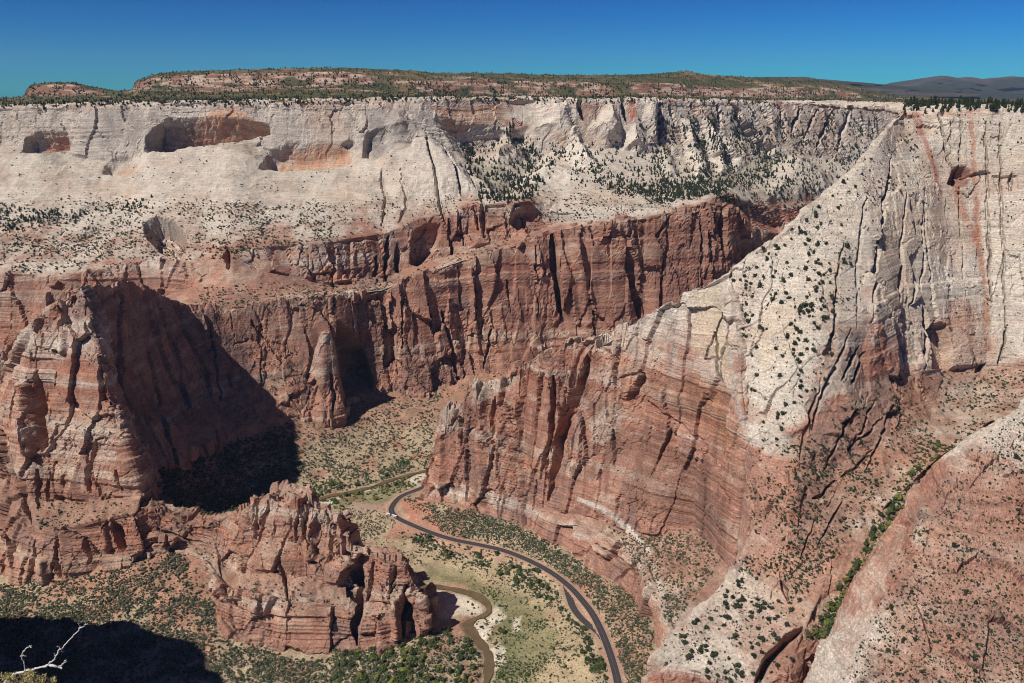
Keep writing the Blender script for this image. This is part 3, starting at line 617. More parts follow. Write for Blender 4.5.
rb[5][:, 3] = [.2, .2, .12, .12, .3, .35, .3, .3, .3, .3, .3]; rb[6][:, 3] = [.45, .3, .1, .1, .12, .3, .3, .3, .3, .3, .3]; rb[7][:, 3] = [.66, .62, .4, .15, .1, .2, .3, .3, .3, .3, .3]
rb[8][:, 3] = [.72, .72, .6, .3, .1, .1, .3, .3, .3, .3, .3]
rbk = shift(rb[0], dx=30, dy=110, dz=-220); rbk[5] = rb[0][5] + np.array([60, 120, -120, 0]); rbk[6] = rb[0][6] + np.array([75, 160, -8, 0]); rbk[7:, 2] = rb[0][7:, 2] - 4; rbk[7:, 1] += 700
rbk0 = shift(rb[0], dx=3, dy=15, dz=-.5)
for k in range(9):
    e = rb[k][:1].copy(); e[0, 0] -= 4; e[0, 1] += 55; e[0, 2] -= 40 if k < 3 else 120; e[0, 3] = .1
    rb[k] = np.vstack([e, rb[k]])
rbk = np.vstack([shift(rbk[:1], dy=40, dz=-60), rbk]); rbk0 = np.vstack([shift(rbk0[:1], dy=40, dz=-60), rbk0])
c1 = shift(rb[8], dx=-2, dy=-6, dz=-34, tone=.05); c2 = shift(rb[8], dx=-6, dy=-16, dz=-110, tone=.05)
PALEW = (0.62, 0.545, 0.445); PINKS = (0.40, 0.25, 0.19)
RIBS = (0.40, 0.345, 0.29)
RB_CARVES = [
    S([(866, 190, 1.5), (858, 260, 2.4), (856, 330, 1.6)], 6, e=.15), S([(893, 150, 1.6), (884, 200, 2.4), (876, 250, 2), (872, 320, 1.6)], 7, e=.15), S([(905, 180, 1.6), (898, 250, 2), (896, 330, 1.6)], 6, e=.15), S([(843, 240, 2), (836, 300, 2.4), (832, 350, 2.2)], 6, e=.15),
    S([(910, 250, 1.6), (908, 330, 2)], 8), S([(925, 200, 1.6), (920, 300, 2)], 7), S([(850, 330, 2), (832, 372, 2.5), (818, 400, 2.5), (812, 430, 2)], 7, e=.2), S([(862, 345, 3), (840, 380, 4)], 14, e=.3), S([(868, 350, 2), (856, 378, 3), (852, 384, 2)], 13, e=.3),
    S([(820, 380, 1.5), (806, 430, 2), (800, 460, 2)], 5), S([(872, 450, 1.5), (852, 470, 2), (842, 476, 2)], 7), S([(838, 478, 2), (822, 496, 2.5), (812, 498, 2)], 7), S([(858, 400, 2), (840, 440, 2), (826, 470, 2)], 5), S([(876, 400, 2), (862, 430, 2), (850, 452, 2)], 6), S([(892, 392, 1.6), (884, 430, 2), (866, 470, 2)], 6), S([(816, 520, 2), (800, 560, 2)], 5), S([(842, 500, 2), (818, 545, 2)], 5), S([(760, 480, 3), (762, 520, 4), (775, 500, 3)], 9), S([(782, 580, 3), (788, 600, 4)], 10),
    S([(802, 628, 4), (786, 640, 5), (766, 664, 5), (756, 683, 4)], 24, e=.3), S([(922, 300, 2), (924, 330, 3), (918, 372, 3)], 14, e=.3), G([(925, 372), (925, 330), (932, 318), (942, 326), (948, 346), (948, 372)], 15, e=3, j=.3),
    G([(949, 182), (953, 167), (961, 160), (969, 164), (974, 174), (966, 181), (956, 186)], 16, e=4, ramp=(160, 172)), S([(968, 174, 2), (980, 172, 2), (990, 172, 1.2)], 7), G([(990, 174), (1018, 174), (1019, 190), (998, 193)], 4, e=2), S([(984, 365, 4), (975, 372, 5)], 12), S([(1008, 325, 2), (998, 365, 2)], 8), S([(1012, 172, 3), (1010, 190, 3)], 7),
    S([(930, 300, 2), (926, 190, 1.5)], 6), S([(960, 120, 1.5), (966, 300, 2)], 5), S([(985, 120, 1.5), (990, 300, 2)], 5), S([(1000, 115, 1.5), (1005, 340, 2)], 5), S([(938, 112, 1.5), (946, 150, 2), (955, 170, 2)], 8),
    S([(740, 338, 3), (736, 350, 3)], 10), S([(735, 350, 4), (742, 420, 4)], 6), S([(880, 420, 2), (850, 450, 2.5)], 6), S([(900, 390, 2), (898, 430, 2)], 6),
]
RB_PAINTS = [
    PG([(838, 250), (862, 240), (870, 330), (860, 390), (830, 400), (815, 430), (812, 400), (832, 340)], RIBS, a=.75, e=7), PG([(868, 200), (900, 150), (930, 200), (940, 330), (900, 350), (872, 330)], (0.50, 0.41, 0.32), a=.55, e=10),
    PG([(805, 432), (845, 395), (880, 380), (900, 400), (890, 440), (850, 470), (820, 500), (800, 560), (788, 500)], (0.265, 0.165, 0.13), a=.75, e=7), PG([(800, 520), (860, 470), (890, 480), (850, 540), (800, 590)], (0.31, 0.205, 0.155), a=.55, e=6),
    PG([(965, 200), (1030, 180), (1030, 365), (985, 330)], PALEW, a=.75, e=8), PG([(915, 112), (1030, 112), (1030, 172), (960, 172)], (0.56, 0.475, 0.375), a=.6, e=6),
    PS([(916, 112, 4), (925, 135, 3.5), (938, 170, 3.5), (944, 195, 1)], RUST, a=.75), PS([(970, 110, 4), (974, 140, 3), (976, 178, 3.5), (980, 240, 4), (986, 310, 4), (984, 350, 4)], (0.42, 0.19, 0.12), a=.9),
    PS([(955, 170, 5), (962, 200, 6), (978, 240, 4), (984, 270, 2.5)], (0.43, 0.20, 0.13), a=.9), PS([(898, 112, 3), (930, 113, 4), (990, 111, 4)], (0.40, 0.17, 0.10), a=.5), PG([(950, 178), (958, 160), (975, 166), (972, 182), (958, 190)], (0.26, 0.11, 0.075), a=.85, e=3),
    PG([(922, 330), (945, 310), (975, 300), (1000, 340), (1000, 368), (922, 372)], (0.44, 0.27, 0.185), a=.65, e=8), PS([(968, 300, 3), (966, 350, 4), (976, 370, 4)], (0.25, 0.13, 0.10), a=.8), PS([(990, 240, 3), (988, 350, 4)], (0.24, 0.13, 0.10), a=.6),
    PS([(940, 330, 2), (945, 350, 3)], (0.25, 0.15, 0.12), a=.6), PG([(760, 250), (800, 220), (845, 240), (828, 330), (810, 425), (785, 438), (750, 428), (745, 330)], PALEW, a=.6, e=12), PG([(750, 330), (770, 300), (800, 300), (805, 360), (760, 380)], (0.58, 0.43, 0.28), a=.35, e=8),
    PG([(715, 600), (745, 580), (790, 600), (795, 640), (760, 672), (700, 672), (655, 654), (690, 620)], (0.57, 0.49, 0.40), a=.3, e=12), PG([(740, 445), (790, 445), (790, 560), (750, 570), (735, 520)], (0.40, 0.225, 0.165), a=.6, e=6),
    PG([(812, 630), (860, 590), (885, 560), (880, 620), (840, 683), (780, 683)], (0.30, 0.155, 0.115), a=.6, e=5), PG([(890, 375), (912, 372), (910, 450), (890, 470)], (0.36, 0.20, 0.145), a=.5),
    PG([(935, 375), (1024, 375), (1000, 410), (930, 460), (900, 480)], (0.36, 0.25, 0.19), a=.4, e=6),
]
loft('white_ridge', [rbk, rbk0, *rb, c1, c2], du=1.25, dv=1.25, smooth=3, amp=.62, block=.9, wblock=.55, strat=.55, varnish=.35, soil=.6, orange=.3, lim=(.86, .62), soft_amp=.8, crown=(0, 2, 3, lambda x: 4.0 + 0 * x), carves=RB_CARVES, paints=RB_PAINTS)

# ------------------------------------------------------------------ nearest pink slope at the right edge
R3C = [[(1130, 366, 800), (1040, 390, 770), (1002, 415, 742), (976, 435, 722), (955, 459, 702), (935, 491, 682), (915, 524, 662), (895, 561, 642), (880, 599, 626), (855, 640, 605), (838, 683, 586), (824, 725, 568), (812, 770, 550)],
       [(1190, 420, 742), (1110, 450, 708), (1060, 480, 684), (1035, 502, 668), (1010, 532, 648), (985, 562, 628), (965, 592, 610), (942, 622, 594), (922, 652, 579), (892, 682, 562), (866, 715, 549), (850, 750, 535), (840, 790, 522)],
       [(1270, 520, 664), (1190, 560, 626), (1135, 600, 594), (1104, 622, 578), (1074, 652, 562), (1044, 684, 546), (1020, 705, 535), (992, 722, 526), (966, 742, 517), (934, 758, 508), (900, 775, 500), (880, 800, 490), (865, 830, 480)],
       [(1400, 760, 520), (1300, 790, 500), (1230, 810, 480), (1190, 820, 470), (1150, 830, 465), (1120, 840, 460), (1090, 850, 455), (1060, 860, 450), (1030, 870, 445), (1000, 880, 440), (960, 890, 436), (930, 900, 432), (910, 910, 428)]]
R3C[0] = [(x + 9, y + 4, Y) for x, y, Y in R3C[0]]
r3c = [rowp(r, t) for r, t in zip(R3C, (.55, .38, .42, .45))]
r3c[0][:, 3] = [.5, .62, .6, .45, .2, .18, .22, .3, .52, .68, .7, .7, .7]; r3c[1][:, 3] = [.35, .5, .55, .2,   .25, .25, .28, .3, .3, .34, .4, .45, .5]
r3b = shift(r3c[0], dx=-26, dy=34, dz=-46); r3bb = shift(r3c[0], dx=-40, dy=60, dz=-130)
loft('pink_slope', [r3bb, r3b, *r3c], du=1.4, dv=1.4, smooth=4, fine=1.5, amp=.34, block=1.5, strat=2.6, varnish=.25, soil=.45, orange=.2, lim=(.99, .80),
     paints=[PG([(950, 470), (1024, 440), (1024, 683), (870, 683), (900, 580)], (0.40, 0.245, 0.185), a=.4, e=12), PS([(1024, 410, 10), (990, 440, 8), (1024, 470, 8)], (0.56, 0.49, 0.41), a=.7),
             PS([(884, 600, 5), (870, 640, 8), (850, 680, 10)], (0.58, 0.50, 0.42), a=.5)])

# ------------------------------------------------------------------ valley floor
CTRL = []
for (x, y, z) in [(300, 428, -575), (340, 420, -578), (372, 400, -568), (400, 410, -572), (440, 402, -570), (330, 450, -598), (370, 440, -600), (410, 435, -598), (440, 440, -600), (300, 470, -604), (350, 470, -606),
                  (317, 499, -612), (342, 494, -612), (374, 485, -612), (392, 478, -612), (410, 474, -612), (430, 469, -612), (250, 480, -600), (215, 495, -598), (300, 500, -606), (360, 515, -604), (370, 540, -606),
                  (400, 498, -600), (391, 512, -600), (410, 524, -600), (455, 540, -600), (505, 550, -599), (552, 572, -598), (582, 600, -598), (600, 628, -598), (613, 663, -597), (622, 710, -597),
                  (436, 586, -615), (474, 594, -616), (489, 609, -616), (474, 618, -616), (440, 605, -615), (472, 630, -617), (487, 650, -617), (488, 675, -618), (484, 700, -619), (430, 560, -610), (500, 580, -608), (530, 610, -608),
                  (560, 640, -606), (540, 683, -609), (520, 640, -610), (590, 683, -602), (420, 683, -614), (380, 700, -612), (0, 660, -612), (60, 700, -620), (150, 700, -618), (250, 700, -616), (330, 700, -614), (120, 640, -604),
                  (200, 640, -604), (40, 620, -596), (-120, 640, -600), (-200, 700, -625), (-150, 590, -575), (60, 740, -624), (300, 740, -618), (500, 740, -620), (640, 740, -600), (470, 520, -592), (430, 510, -594), (550, 560, -592), (620, 620, -594)]:
    CTRL.append(PZ(x, y, z))
for r in (ORGC, LOWC):
    for c in r: CTRL.append(P(*c[1]))
for c in RA: CTRL.append(P(*c[4]))
for q in bt[-2][1:6]: CTRL.append(q[:3])
for q in [(500, 900, -600), (600, 1300, -590), (700, 1700, -560), (-900, 1100, -560), (-900, 1500, -520), (-900, 800, -600), (800, 800, -600), (300, 700, -605), (400, 1400, -595)]: CTRL.append(np.array(q, float))
CTRL = np.array(CTRL)
def _tps(a, b):
    r = np.linalg.norm(a[:, None, :] - b[None, :, :], axis=-1) / 100.0
    return r * r * np.log(r + 1e-9)
_K = _tps(CTRL[:, :2], CTRL[:, :2]) + np.eye(len(CTRL)) * 0.35
_Q = np.c_[np.ones(len(CTRL)), CTRL[:, :2] / 100.0]
_A = np.block([[_K, _Q], [_Q.T, np.zeros((3, 3))]])
_sol = np.linalg.solve(_A, np.r_[CTRL[:, 2], np.zeros(3)])
def ground_z(xy):
    xy = np.asarray(xy, float).reshape(-1, 2); out = np.empty(len(xy))
    for s in range(0, len(xy), 20000):
        b = xy[s:s + 20000]
        out[s:s + 20000] = _tps(b, CTRL[:, :2]) @ _sol[:-3] + _sol[-3] + b / 100.0 @ _sol[-2:]
    return np.clip(out, -640, -430)

def ground_hit(pts):
    """pixels -> points on the valley floor"""
    p = PZ([a[0] for a in pts], [a[1] for a in pts], -605.0)
    for _ in range(25):
        z = ground_z(p[:, :2]); q = PZ([a[0] for a in pts], [a[1] for a in pts], z)
        p = 0.5 * p + 0.5 * q
    p[:, 2] = ground_z(p[:, :2])
    return p

ROAD_PX = [(452, 473), (440, 480), (426, 486), (414, 491), (406, 494), (399, 498), (393, 505), (391.5, 511), (397, 517.5), (410, 524), (432, 533), (455, 540), (480, 545), (505, 551), (530, 561), (552, 573), (570, 587), (582, 600), (592, 613), (600, 628), (607, 645), (613, 663), (618, 683), (622, 710)]
PULL_PX = [(566, 585), (569, 596), (573, 607), (580, 617), (589, 625), (599, 633), (604, 640)]
RIVER_A = [(300, 503), (317, 499), (331, 495), (353, 491), (374, 485.5), (392, 479), (410, 474), (430, 469), (445, 465)]
RIVER_B = [(395, 588), (418, 586.5), (436, 586), (456, 589), (474, 594), (485, 601), (489, 609), (485, 614), (474, 618.5), (468, 624), (472, 631), (479, 641), (487, 651), (489, 661), (488, 674), (485, 686), (482, 705)]

def smooth_line(p, n=10):
    p = np.asarray(p, float); out = []
    e = np.vstack([2 * p[0] - p[1], p, 2 * p[-1] - p[-2]])
    for i in range(1, len(e) - 2):
        for k in range(n):
            t = k / n
            out.append(0.5 * ((2 * e[i]) + (-e[i - 1] + e[i + 1]) * t + (2 * e[i - 1] - 5 * e[i] + 4 * e[i + 1] - e[i + 2]) * t * t + (-e[i - 1] + 3 * e[i] - 3 * e[i + 1] + e[i + 2]) * t ** 3))
    out.append(p[-1])
    return np.array(out)
road_c = smooth_line(ground_hit(ROAD_PX)); pull_c = smooth_line(ground_hit(PULL_PX)); riv_a = smooth_line(ground_hit(RIVER_A)); riv_b = smooth_line(ground_hit(RIVER_B))
def near_line(xy, line):
    best = np.full(len(xy), 1e9); zz = np.zeros(len(xy))
    for a, b in zip(line[:-1], line[1:]):
        d = b[:2] - a[:2]; L = (d * d).sum() + 1e-9
        t = np.clip(((xy - a[:2]) @ d) / L, 0, 1); dd = np.linalg.norm(xy - a[:2] - t[:, None] * d, axis=1)
        m = dd < best; best = np.where(m, dd, best); zz = np.where(m, a[2] + (b[2] - a[2]) * t, zz)
    return best, zz

gx = np.arange(-960, 430, 2.3); gy = np.arange(640, 1790, 2.3)
GX, GY = np.meshgrid(gx, gy); xy = np.stack([GX.ravel(), GY.ravel()], -1)
gz = ground_z(xy)
p3 = np.stack([xy[:, 0], xy[:, 1], gz], -1)
dr, zr = near_line(xy, road_c); dp, zp = near_line(xy, pull_c); da, za = near_line(xy, riv_a); db, zb = near_line(xy, riv_b)
bump_w = sstep(8, 30, np.minimum(dr, dp)) * sstep(10, 40, np.minimum(da, db))
talus = sstep(-600, -570, gz)
gz = gz + bump_w * ((fbm(p3 / 55.0, 4, 51) - 0.5) * (5 + 13 * talus) + (fbm(p3 / 13.0, 3, 52) - 0.5) * (1.4 + 3.0 * talus))
wr = sstep(16, 8, dr); gz = gz * (1 - wr) + (zr - 0.25) * wr
wr = sstep(14, 7, dp) * sstep(5, 7, dr); gz = gz * (1 - wr) + (zp - 0.25) * wr
for dd, zz in ((da, za), (db, zb)):
    wr = sstep(11, 4, dd); gz = gz * (1 - wr) + (zz - 2.4) * wr
p3 = np.stack([xy[:, 0], xy[:, 1], gz], -1); GRID = p3.reshape(len(gy), len(gx), 3)
gpx, gpy, _ = proj(p3)
n1 = fbm(p3 / 40.0, 4, 53); n2 = fbm(p3 / 9.0, 3, 54)
jx = (fbm(p3 / 14.0, 3, 55) - 0.5) * 12; jy = (fbm(p3 / 14.0, 3, 56) - 0.5) * 9
RS = np.array([0.40, 0.215, 0.145]); TAN = np.array([0.43, 0.325, 0.215]); STRAW = np.array([0.47, 0.36, 0.215]); GRASS = np.array([0.165, 0.17, 0.075]); SAND = np.array([0.66, 0.57, 0.455]); DUSK = np.array([0.25, 0.18, 0.12])
gc = mix(np.broadcast_to(TAN, p3.shape), np.broadcast_to(RS, p3.shape), sstep(0.42, 0.62, n1 + 0.5 * talus - 0.1))
gc = mix(gc, np.broadcast_to(DUSK, p3.shape), 0.5 * sstep(0.45, 0.65, n2))
def gpaint(poly, col, a=0.85, e=5.0):
    global gc
    s = sstep(-e, e, poly_sd(gpx + jx, gpy + jy, poly)); gc = mix(gc, np.broadcast_to(np.array(col), gc.shape), a * s * (0.7 + 0.6 * (n2 - 0.3)))
gpaint([(515, 600), (545, 598), (575, 625), (600, 683), (520, 683), (540, 650)], STRAW, .9)
gpaint([(440, 555), (500, 560), (545, 590), (500, 600), (450, 575), (430, 560)], STRAW, .75)
gpaint([(495, 612), (540, 605), (560, 640), (535, 683), (495, 683), (505, 645)], GRASS, .8)
gpaint([(470, 588), (495, 600), (505, 620), (495, 640), (488, 645), (495, 612), (480, 596)], GRASS, .8, 3)
gpaint([(430, 575), (500, 585), (530, 600), (520, 640), (530, 683), (495, 683), (505, 620), (485, 598)], GRASS, .7, 6)
gpaint([(425, 565), (470, 570), (480, 585), (430, 582)], GRASS, .6, 4)
gpaint([(404, 498), (425, 500), (450, 535), (430, 530), (402, 516)], (0.46, 0.19, 0.13), .95, 3)
gpaint([(415, 527), (500, 550), (520, 562), (490, 560), (420, 540)], (0.47, 0.27, 0.19), .7, 4)
gpaint([(590, 560), (640, 600), (655, 640), (640, 683), (625, 683), (612, 625), (585, 590)], RS, .6, 6)
gpaint([(330, 500), (410, 480), (395, 500), (350, 515)], GRASS, .7, 4)
gpaint([(300, 410), (440, 395), (440, 430), (300, 440)], (0.33, 0.215, 0.155), .5, 6)
gpaint([(340, 502), (392, 503), (392, 514), (352, 512)], (0.46, 0.32, 0.25), .7, 2)
for poly in ([(432, 588), (462, 593), (480, 604), (482, 611), (470, 615), (440, 622), (430, 600)], [(472, 622), (486, 617), (495, 606), (505, 615), (503, 622), (488, 632), (484, 645), (476, 630)], [(490, 650), (500, 645), (508, 650), (496, 672), (491, 670)], [(512, 620), (522, 618), (520, 632), (511, 634)],
             [(318, 501), (341, 497), (338, 504), (328, 508)], [(357, 490), (388, 482), (376, 488), (360, 492)], [(408, 479), (420, 473), (434, 470), (426, 478), (416, 487)]):
    gpaint(poly, SAND, 1.0, 1.5)
for dd in (dr,):
    gc = mix(gc, np.broadcast_to(np.array([0.45, 0.26, 0.18]), gc.shape), 0.8 * sstep(13, 7, dd) * (0.6 + 0.8 * (n2 - 0.2)))
gme = mesh_np('valley_floor', p3, grid_faces(len(gy), len(gx)), M_SOIL, np.clip(gc, .01, .9))
tag(obj('valley_floor', gme), kind='structure')
_gn = grid_normals(GRID)
LOFTS['valley_floor'] = dict(p=p3, px=gpx, py=gpy, nz=np.abs(_gn[..., 2]).ravel(), dr=np.minimum(dr, dp), dw=np.minimum(da, db))
base_me = mesh_np('lower_ground', np.array([(-30000, -30000, -700), (30000, -30000, -700), (30000, 2600, -700), (-30000, 2600, -700)], float), np.array([[0, 1, 2, 3]]), simple_material('canyon_ground', (0.32, 0.22, 0.15), scale=.02))
tag(obj('ground', base_me), kind='structure')

def ribbon(name, line, off_a, off_b, dz, mat, n=1, vary=0.0):
    t = np.gradient(line[:, :2], axis=0); t /= np.linalg.norm(t, axis=1, keepdims=True) + 1e-9
    nn = np.stack([-t[:, 1], t[:, 0]], -1); offs = np.linspace(off_a, off_b, n + 1)
    wv = np.ones(len(line)) if not vary else 1 + vary * 2 * (fbm(line / 16.0, 3, 88) - .5)
    g = np.stack([np.c_[line[:, :2] + nn * (o * wv)[:, None], line[:, 2] + dz] for o in offs], 1)
    me = mesh_np(name, g.reshape(-1, 3), grid_faces(len(line), n + 1)[:, ::-1], mat)
    return tag(obj(name, me), kind='structure')
ribbon('road', road_c, -4.1, 4.1, 0.05, M_ASPHALT, 4)
ribbon('road_pullout', pull_c, -4.2, 4.2, 0.03, simple_material('pullout_asphalt', (0.066, 0.056, 0.058), scale=.3))
M_SHOULDER = simple_material('concrete_kerb', (0.36, 0.29, 0.25), scale=.6)
ribbon('road_edge_strip', road_c, 4.2, 4.9, 0.12, M_SHOULDER); ribbon('road_edge_strip', road_c, -4.9, -4.2, 0.12, M_SHOULDER)
M_LINE = simple_material('yellow_road_paint', (0.16, 0.13, 0.08), scale=.8)
ribbon('road_centre_line', road_c, -0.14, 0.14, 0.06, M_LINE)
M_WATER = simple_material('muddy_river_water', (0.15, 0.105, 0.055), scale=.1, rough=0.06, spec=0.8)
ribbon('river', riv_a, -4.6, 4.6, -0.9, M_WATER, 2, .9); ribbon('river', riv_b, -5.4, 5.4, -0.9, M_WATER, 2, .9)

# ------------------------------------------------------------------ plateau, mesas and far mountains
def mesa_colour(q, nz, tone, px, py):
    n1 = fbm(q / 120.0, 4, 61); n2 = fbm(q / np.array([60., 60., 8.]), 4, 62)
    ol = mix(np.broadcast_to(np.array([0.095, 0.09, 0.045]), q.shape), np.broadcast_to(np.array([0.19, 0.135, 0.07]), q.shape), sstep(.4, .65, n1))
    ol = mix(ol, np.broadcast_to(np.array([0.05, 0.06, 0.035]), q.shape), 0.8 * sstep(.5, .62, fbm(q / 45.0, 4, 63)))
    cl = mix(np.broadcast_to(np.array([0.25, 0.13, 0.09]), q.shape), np.broadcast_to(np.array([0.47, 0.35, 0.27]), q.shape), sstep(.42, .66, n2))
    return mix(ol, cl, sstep(.40, .62, tone + 1.5 * (n1 - .5) + .8 * (fbm(q / 40.0, 3, 64) - .5) + .0))
MX = np.arange(-160, 1201, 20)
SKY = [(-160, 99), (0, 98), (24, 97), (30, 85), (50, 82), (75, 83), (90, 88), (110, 91), (132, 91), (138, 80), (160, 73), (200, 71), (270, 69), (340, 67), (400, 70), (440, 73), (500, 73), (540, 75), (580, 75), (640, 75), (660, 73), (685, 71), (720, 76), (780, 78), (820, 80), (845, 84), (870, 90), (900, 96), (960, 99), (1200, 100)]
MXF = np.unique(np.r_[MX, [24, 30, 50, 75, 90, 110, 132, 138, 660, 685]])
def sky_y(x, off=0): return np.interp(x, [s[0] for s in SKY], [s[1] for s in SKY]) + off
def mrow(yf, Y, tone):
    return np.array([[*P(x, yf(x), Y(x) if callable(Y) else Y), tone(x) if callable(tone) else tone] for x in MXF])
rimY = lambda x: np.interp(x, [r[0] for r in RIM], [r[2] for r in RIM]); rimy = lambda x: np.interp(x, [r[0] for r in RIM], [r[1] for r in RIM])
def cliff_band(x): return np.interp(x, [-160, 22, 28, 105, 112, 130, 137, 345, 360, 400, 440, 590, 620, 640, 860, 900, 1200], [.1, .1, .9, .8, .1, .1, .95, .95, .6, .35, .9, .7, .2, .75, .7, .3, .3])
def base_y(x): return np.maximum(sky_y(x) + 3, np.interp(x, [-160, 24, 30, 110, 132, 140, 345, 440, 600, 640, 860, 1200], [100, 98, 94, 94, 93, 87.5, 85.5, 96, 96, 96, 98, 103]))
def top_y(x): return sky_y(x) + np.interp(x, [-160, 24, 30, 110, 132, 140, 345, 400, 480, 640, 690, 860, 1200], [1, 1, 2.5, 2, 1, 3.5, 5, 10, 7, 8, 14, 6, 2])
farY = lambda x: rimY(x) + 1300
mr = [mrow(lambda x: rimy(x) + 1.5, lambda x: rimY(x) + 8, .1), mrow(lambda x: rimy(x) - .4, lambda x: rimY(x) + 60, .05),
      mrow(lambda x: np.maximum(base_y(x), sky_y(x) + 2.5) * .5 + rimy(x) * .5, lambda x: rimY(x) + 600, .0),
      mrow(lambda x: base_y(x), lambda x: rimY(x) + 1250, lambda x: cliff_band(x) * .7),
      mrow(lambda x: np.minimum(top_y(x), base_y(x) - 1), lambda x: rimY(x) + 1310, cliff_band),
      mrow(lambda x: top_y(x) - .5, lambda x: rimY(x) + 1400, .15), mrow(lambda x: sky_y(x), lambda x: rimY(x) + 1750, .05)]
mb = mr[-1].copy(); mb[:, 1] += 700; mb[:, 2] -= 60
loft('mesa_plateau', mr + [mb], du=1.6, dv=0.35, smooth=3, amp=.45, block=1.0, mat=rock_material('mesa_ground', 2.0), colour_fn=mesa_colour)
LOFTS['mesa_plateau']['foot'] = None
# wide plain and hills that run to the horizon
def plain_colour(q, nz, tone, px, py):
    n1 = fbm(q / 900.0, 5, 65)
    return mix(np.broadcast_to(np.array([0.045, 0.055, 0.042]), q.shape), np.broadcast_to(np.array([0.12, 0.095, 0.088]), q.shape), sstep(.5, .66, n1) * (0.7 + tone))
hx = np.linspace(-1.1, 1.1, 120); hy = np.array([4700, 5000, 5400, 6500, 8000, 10000, 12500, 15500, 18500.])
pl = np.array([[(x * Y, Y, -75 - Y * .004 + 0 * x, 0) for x in hx] for Y in hy])
def sheet(name, g, amp, seed, scale, colour_fn, mat):
    p = g[..., :3].copy(); p[..., 2] += (fbm(p / scale, 5, seed) - .5) * amp
    n = grid_normals(p); c = colour_fn(p, np.abs(n[..., 2]), g[..., 3], None, None)
    me = mesh_np(name, p.reshape(-1, 3), grid_faces(*p.shape[:2])[:, ::-1], mat, c.reshape(-1, 3)); return tag(obj(name, me), kind='structure')
M_FAR = rock_material('distant_forest', 8.0, strata=False)
sheet('plateau_ground', pl, 60, 71, 900.0, plain_colour, M_FAR)
def mountain(name, sky, Y, base_py, amp, seed):
    xs = np.arange(sky[0][0], sky[-1][0] + 1, 4)
    ys = np.interp(xs, [s[0] for s in sky], [s[1] for s in sky])
    top = P(xs, ys, Y); bot = P(xs, base_py, Y * .72)
    ts = np.linspace(0, 1, 40)
    g = np.stack([bot * (1 - t) + top * t for t in ts] + [top + np.array([0, Y * .1, -80.0])], 0)
    p = g.copy(); w = np.r_[np.sin(np.pi * np.clip(ts, 0, 1)) * .9 + .1 * ts, 0][:, None]
    rid = np.abs(fbm(p / np.array([650., 1700., 2000.]), 5, seed) - .5) * 2
    p[..., 2] += -(rid - .25) * amp * w; p[..., 1] += (fbm(p / 500.0, 4, seed + 1) - .5) * 900 * w
    c = plain_colour(p, None, np.zeros(p.shape[:2]), None, None)
    me = mesh_np(name, p.reshape(-1, 3), grid_faces(*p.shape[:2])[:, ::-1], M_FAR, c.reshape(-1, 3)); tag(obj(name, me), kind='structure')
mountain('distant_mountains', [(840, 92), (880, 89), (905, 86), (915, 82), (928, 77.5), (942, 75.5), (950, 76.2), (958, 78), (966, 77), (972, 77.4), (985, 79.5), (992, 77.8), (1000, 77.5), (1010, 76.4), (1024, 77), (1060, 76), (1120, 79), (1200, 82)], 15500, 99, 170, 81)
mountain('distant_hills', [(640, 90), (700, 80), (740, 77.5), (780, 77), (806, 76.5), (815, 78.5), (840, 80.5), (870, 83), (905, 86.5), (940, 90), (980, 93)], 11500, 97, 110, 85)

# ------------------------------------------------------------------ the viewpoint's own mountain: outside the frame at the left, it throws the shade on the lower left slope
def near_mountain():
    edge = [(-260, 640), (-120, 628), (-40, 620), (0, 618), (40, 616), (80, 617), (120, 621), (150, 626), (178, 634), (198, 646), (214, 662), (226, 684), (236, 720)]
    base = ground_hit(edge); hgt = 350.0
    k = hgt / TOSUN[2]
    top = base + TOSUN * k
    top = top[np.repeat(np.arange(len(top)), 1)]
    bot = np.c_[top[:, :2] + np.array([8, 14]), np.full(len(top), -660.0)]
    back_ = top + np.array([-420, -300, 30]); backb = np.c_[back_[:, :2] + np.array([-60, -60]), np.full(len(top), -660.0)]
    rows = [np.c_[r, np.full(len(r), t)] for r, t in ((backb, .1), (back_, .7), (top + np.array([-40, -28, 2]), .8), (top, .8), (top * .5 + bot * .5 + np.array([5, 5, 0]), .2), (bot, .05))]
    g = np.array(rows); us = np.linspace(0, len(top) - 1, 150); ku = np.minimum(us.astype(int), len(top) - 2); fu = us - ku
    g = g[:, ku] * (1 - fu)[None, :, None] + g[:, ku + 1] * fu[None, :, None]
    vs = np.linspace(0, 5, 120); kv = np.minimum(vs.astype(int), 4); fv = vs - kv
    g = g[kv] * (1 - fv)[:, None, None] + g[kv + 1] * fv[:, None, None]
    p = smooth_grid(g[..., :3], 3); n = grid_normals(p); d, _ = rock_disp(p, n[..., 2], .35, .6)
    wv = np.interp(vs, [1, 2, 3, 4], [0, 1, 1, 0])[:, None]; z0 = np.array([1, 1, 0.]); p[..., 2] += wv * ((fbm(p * z0 / 40., 4, 5) - .5) * 34 + (worley(p * z0 / 16., 6)[0] - .5) * 7)
    if (n[60, 75] * np.array([0, 0, 1])).sum() < 0: n = -n
    p = p + n * d[..., None]; c = rock_colour(p, n[..., 2], g[..., 3])
    me = mesh_np('near_mountain', p.reshape(-1, 3), grid_faces(*p.shape[:2]), M_ROCK, np.clip(c, .01, .9).reshape(-1, 3))
    tag(obj('near_mountain', me), kind='structure')
near_mountain()

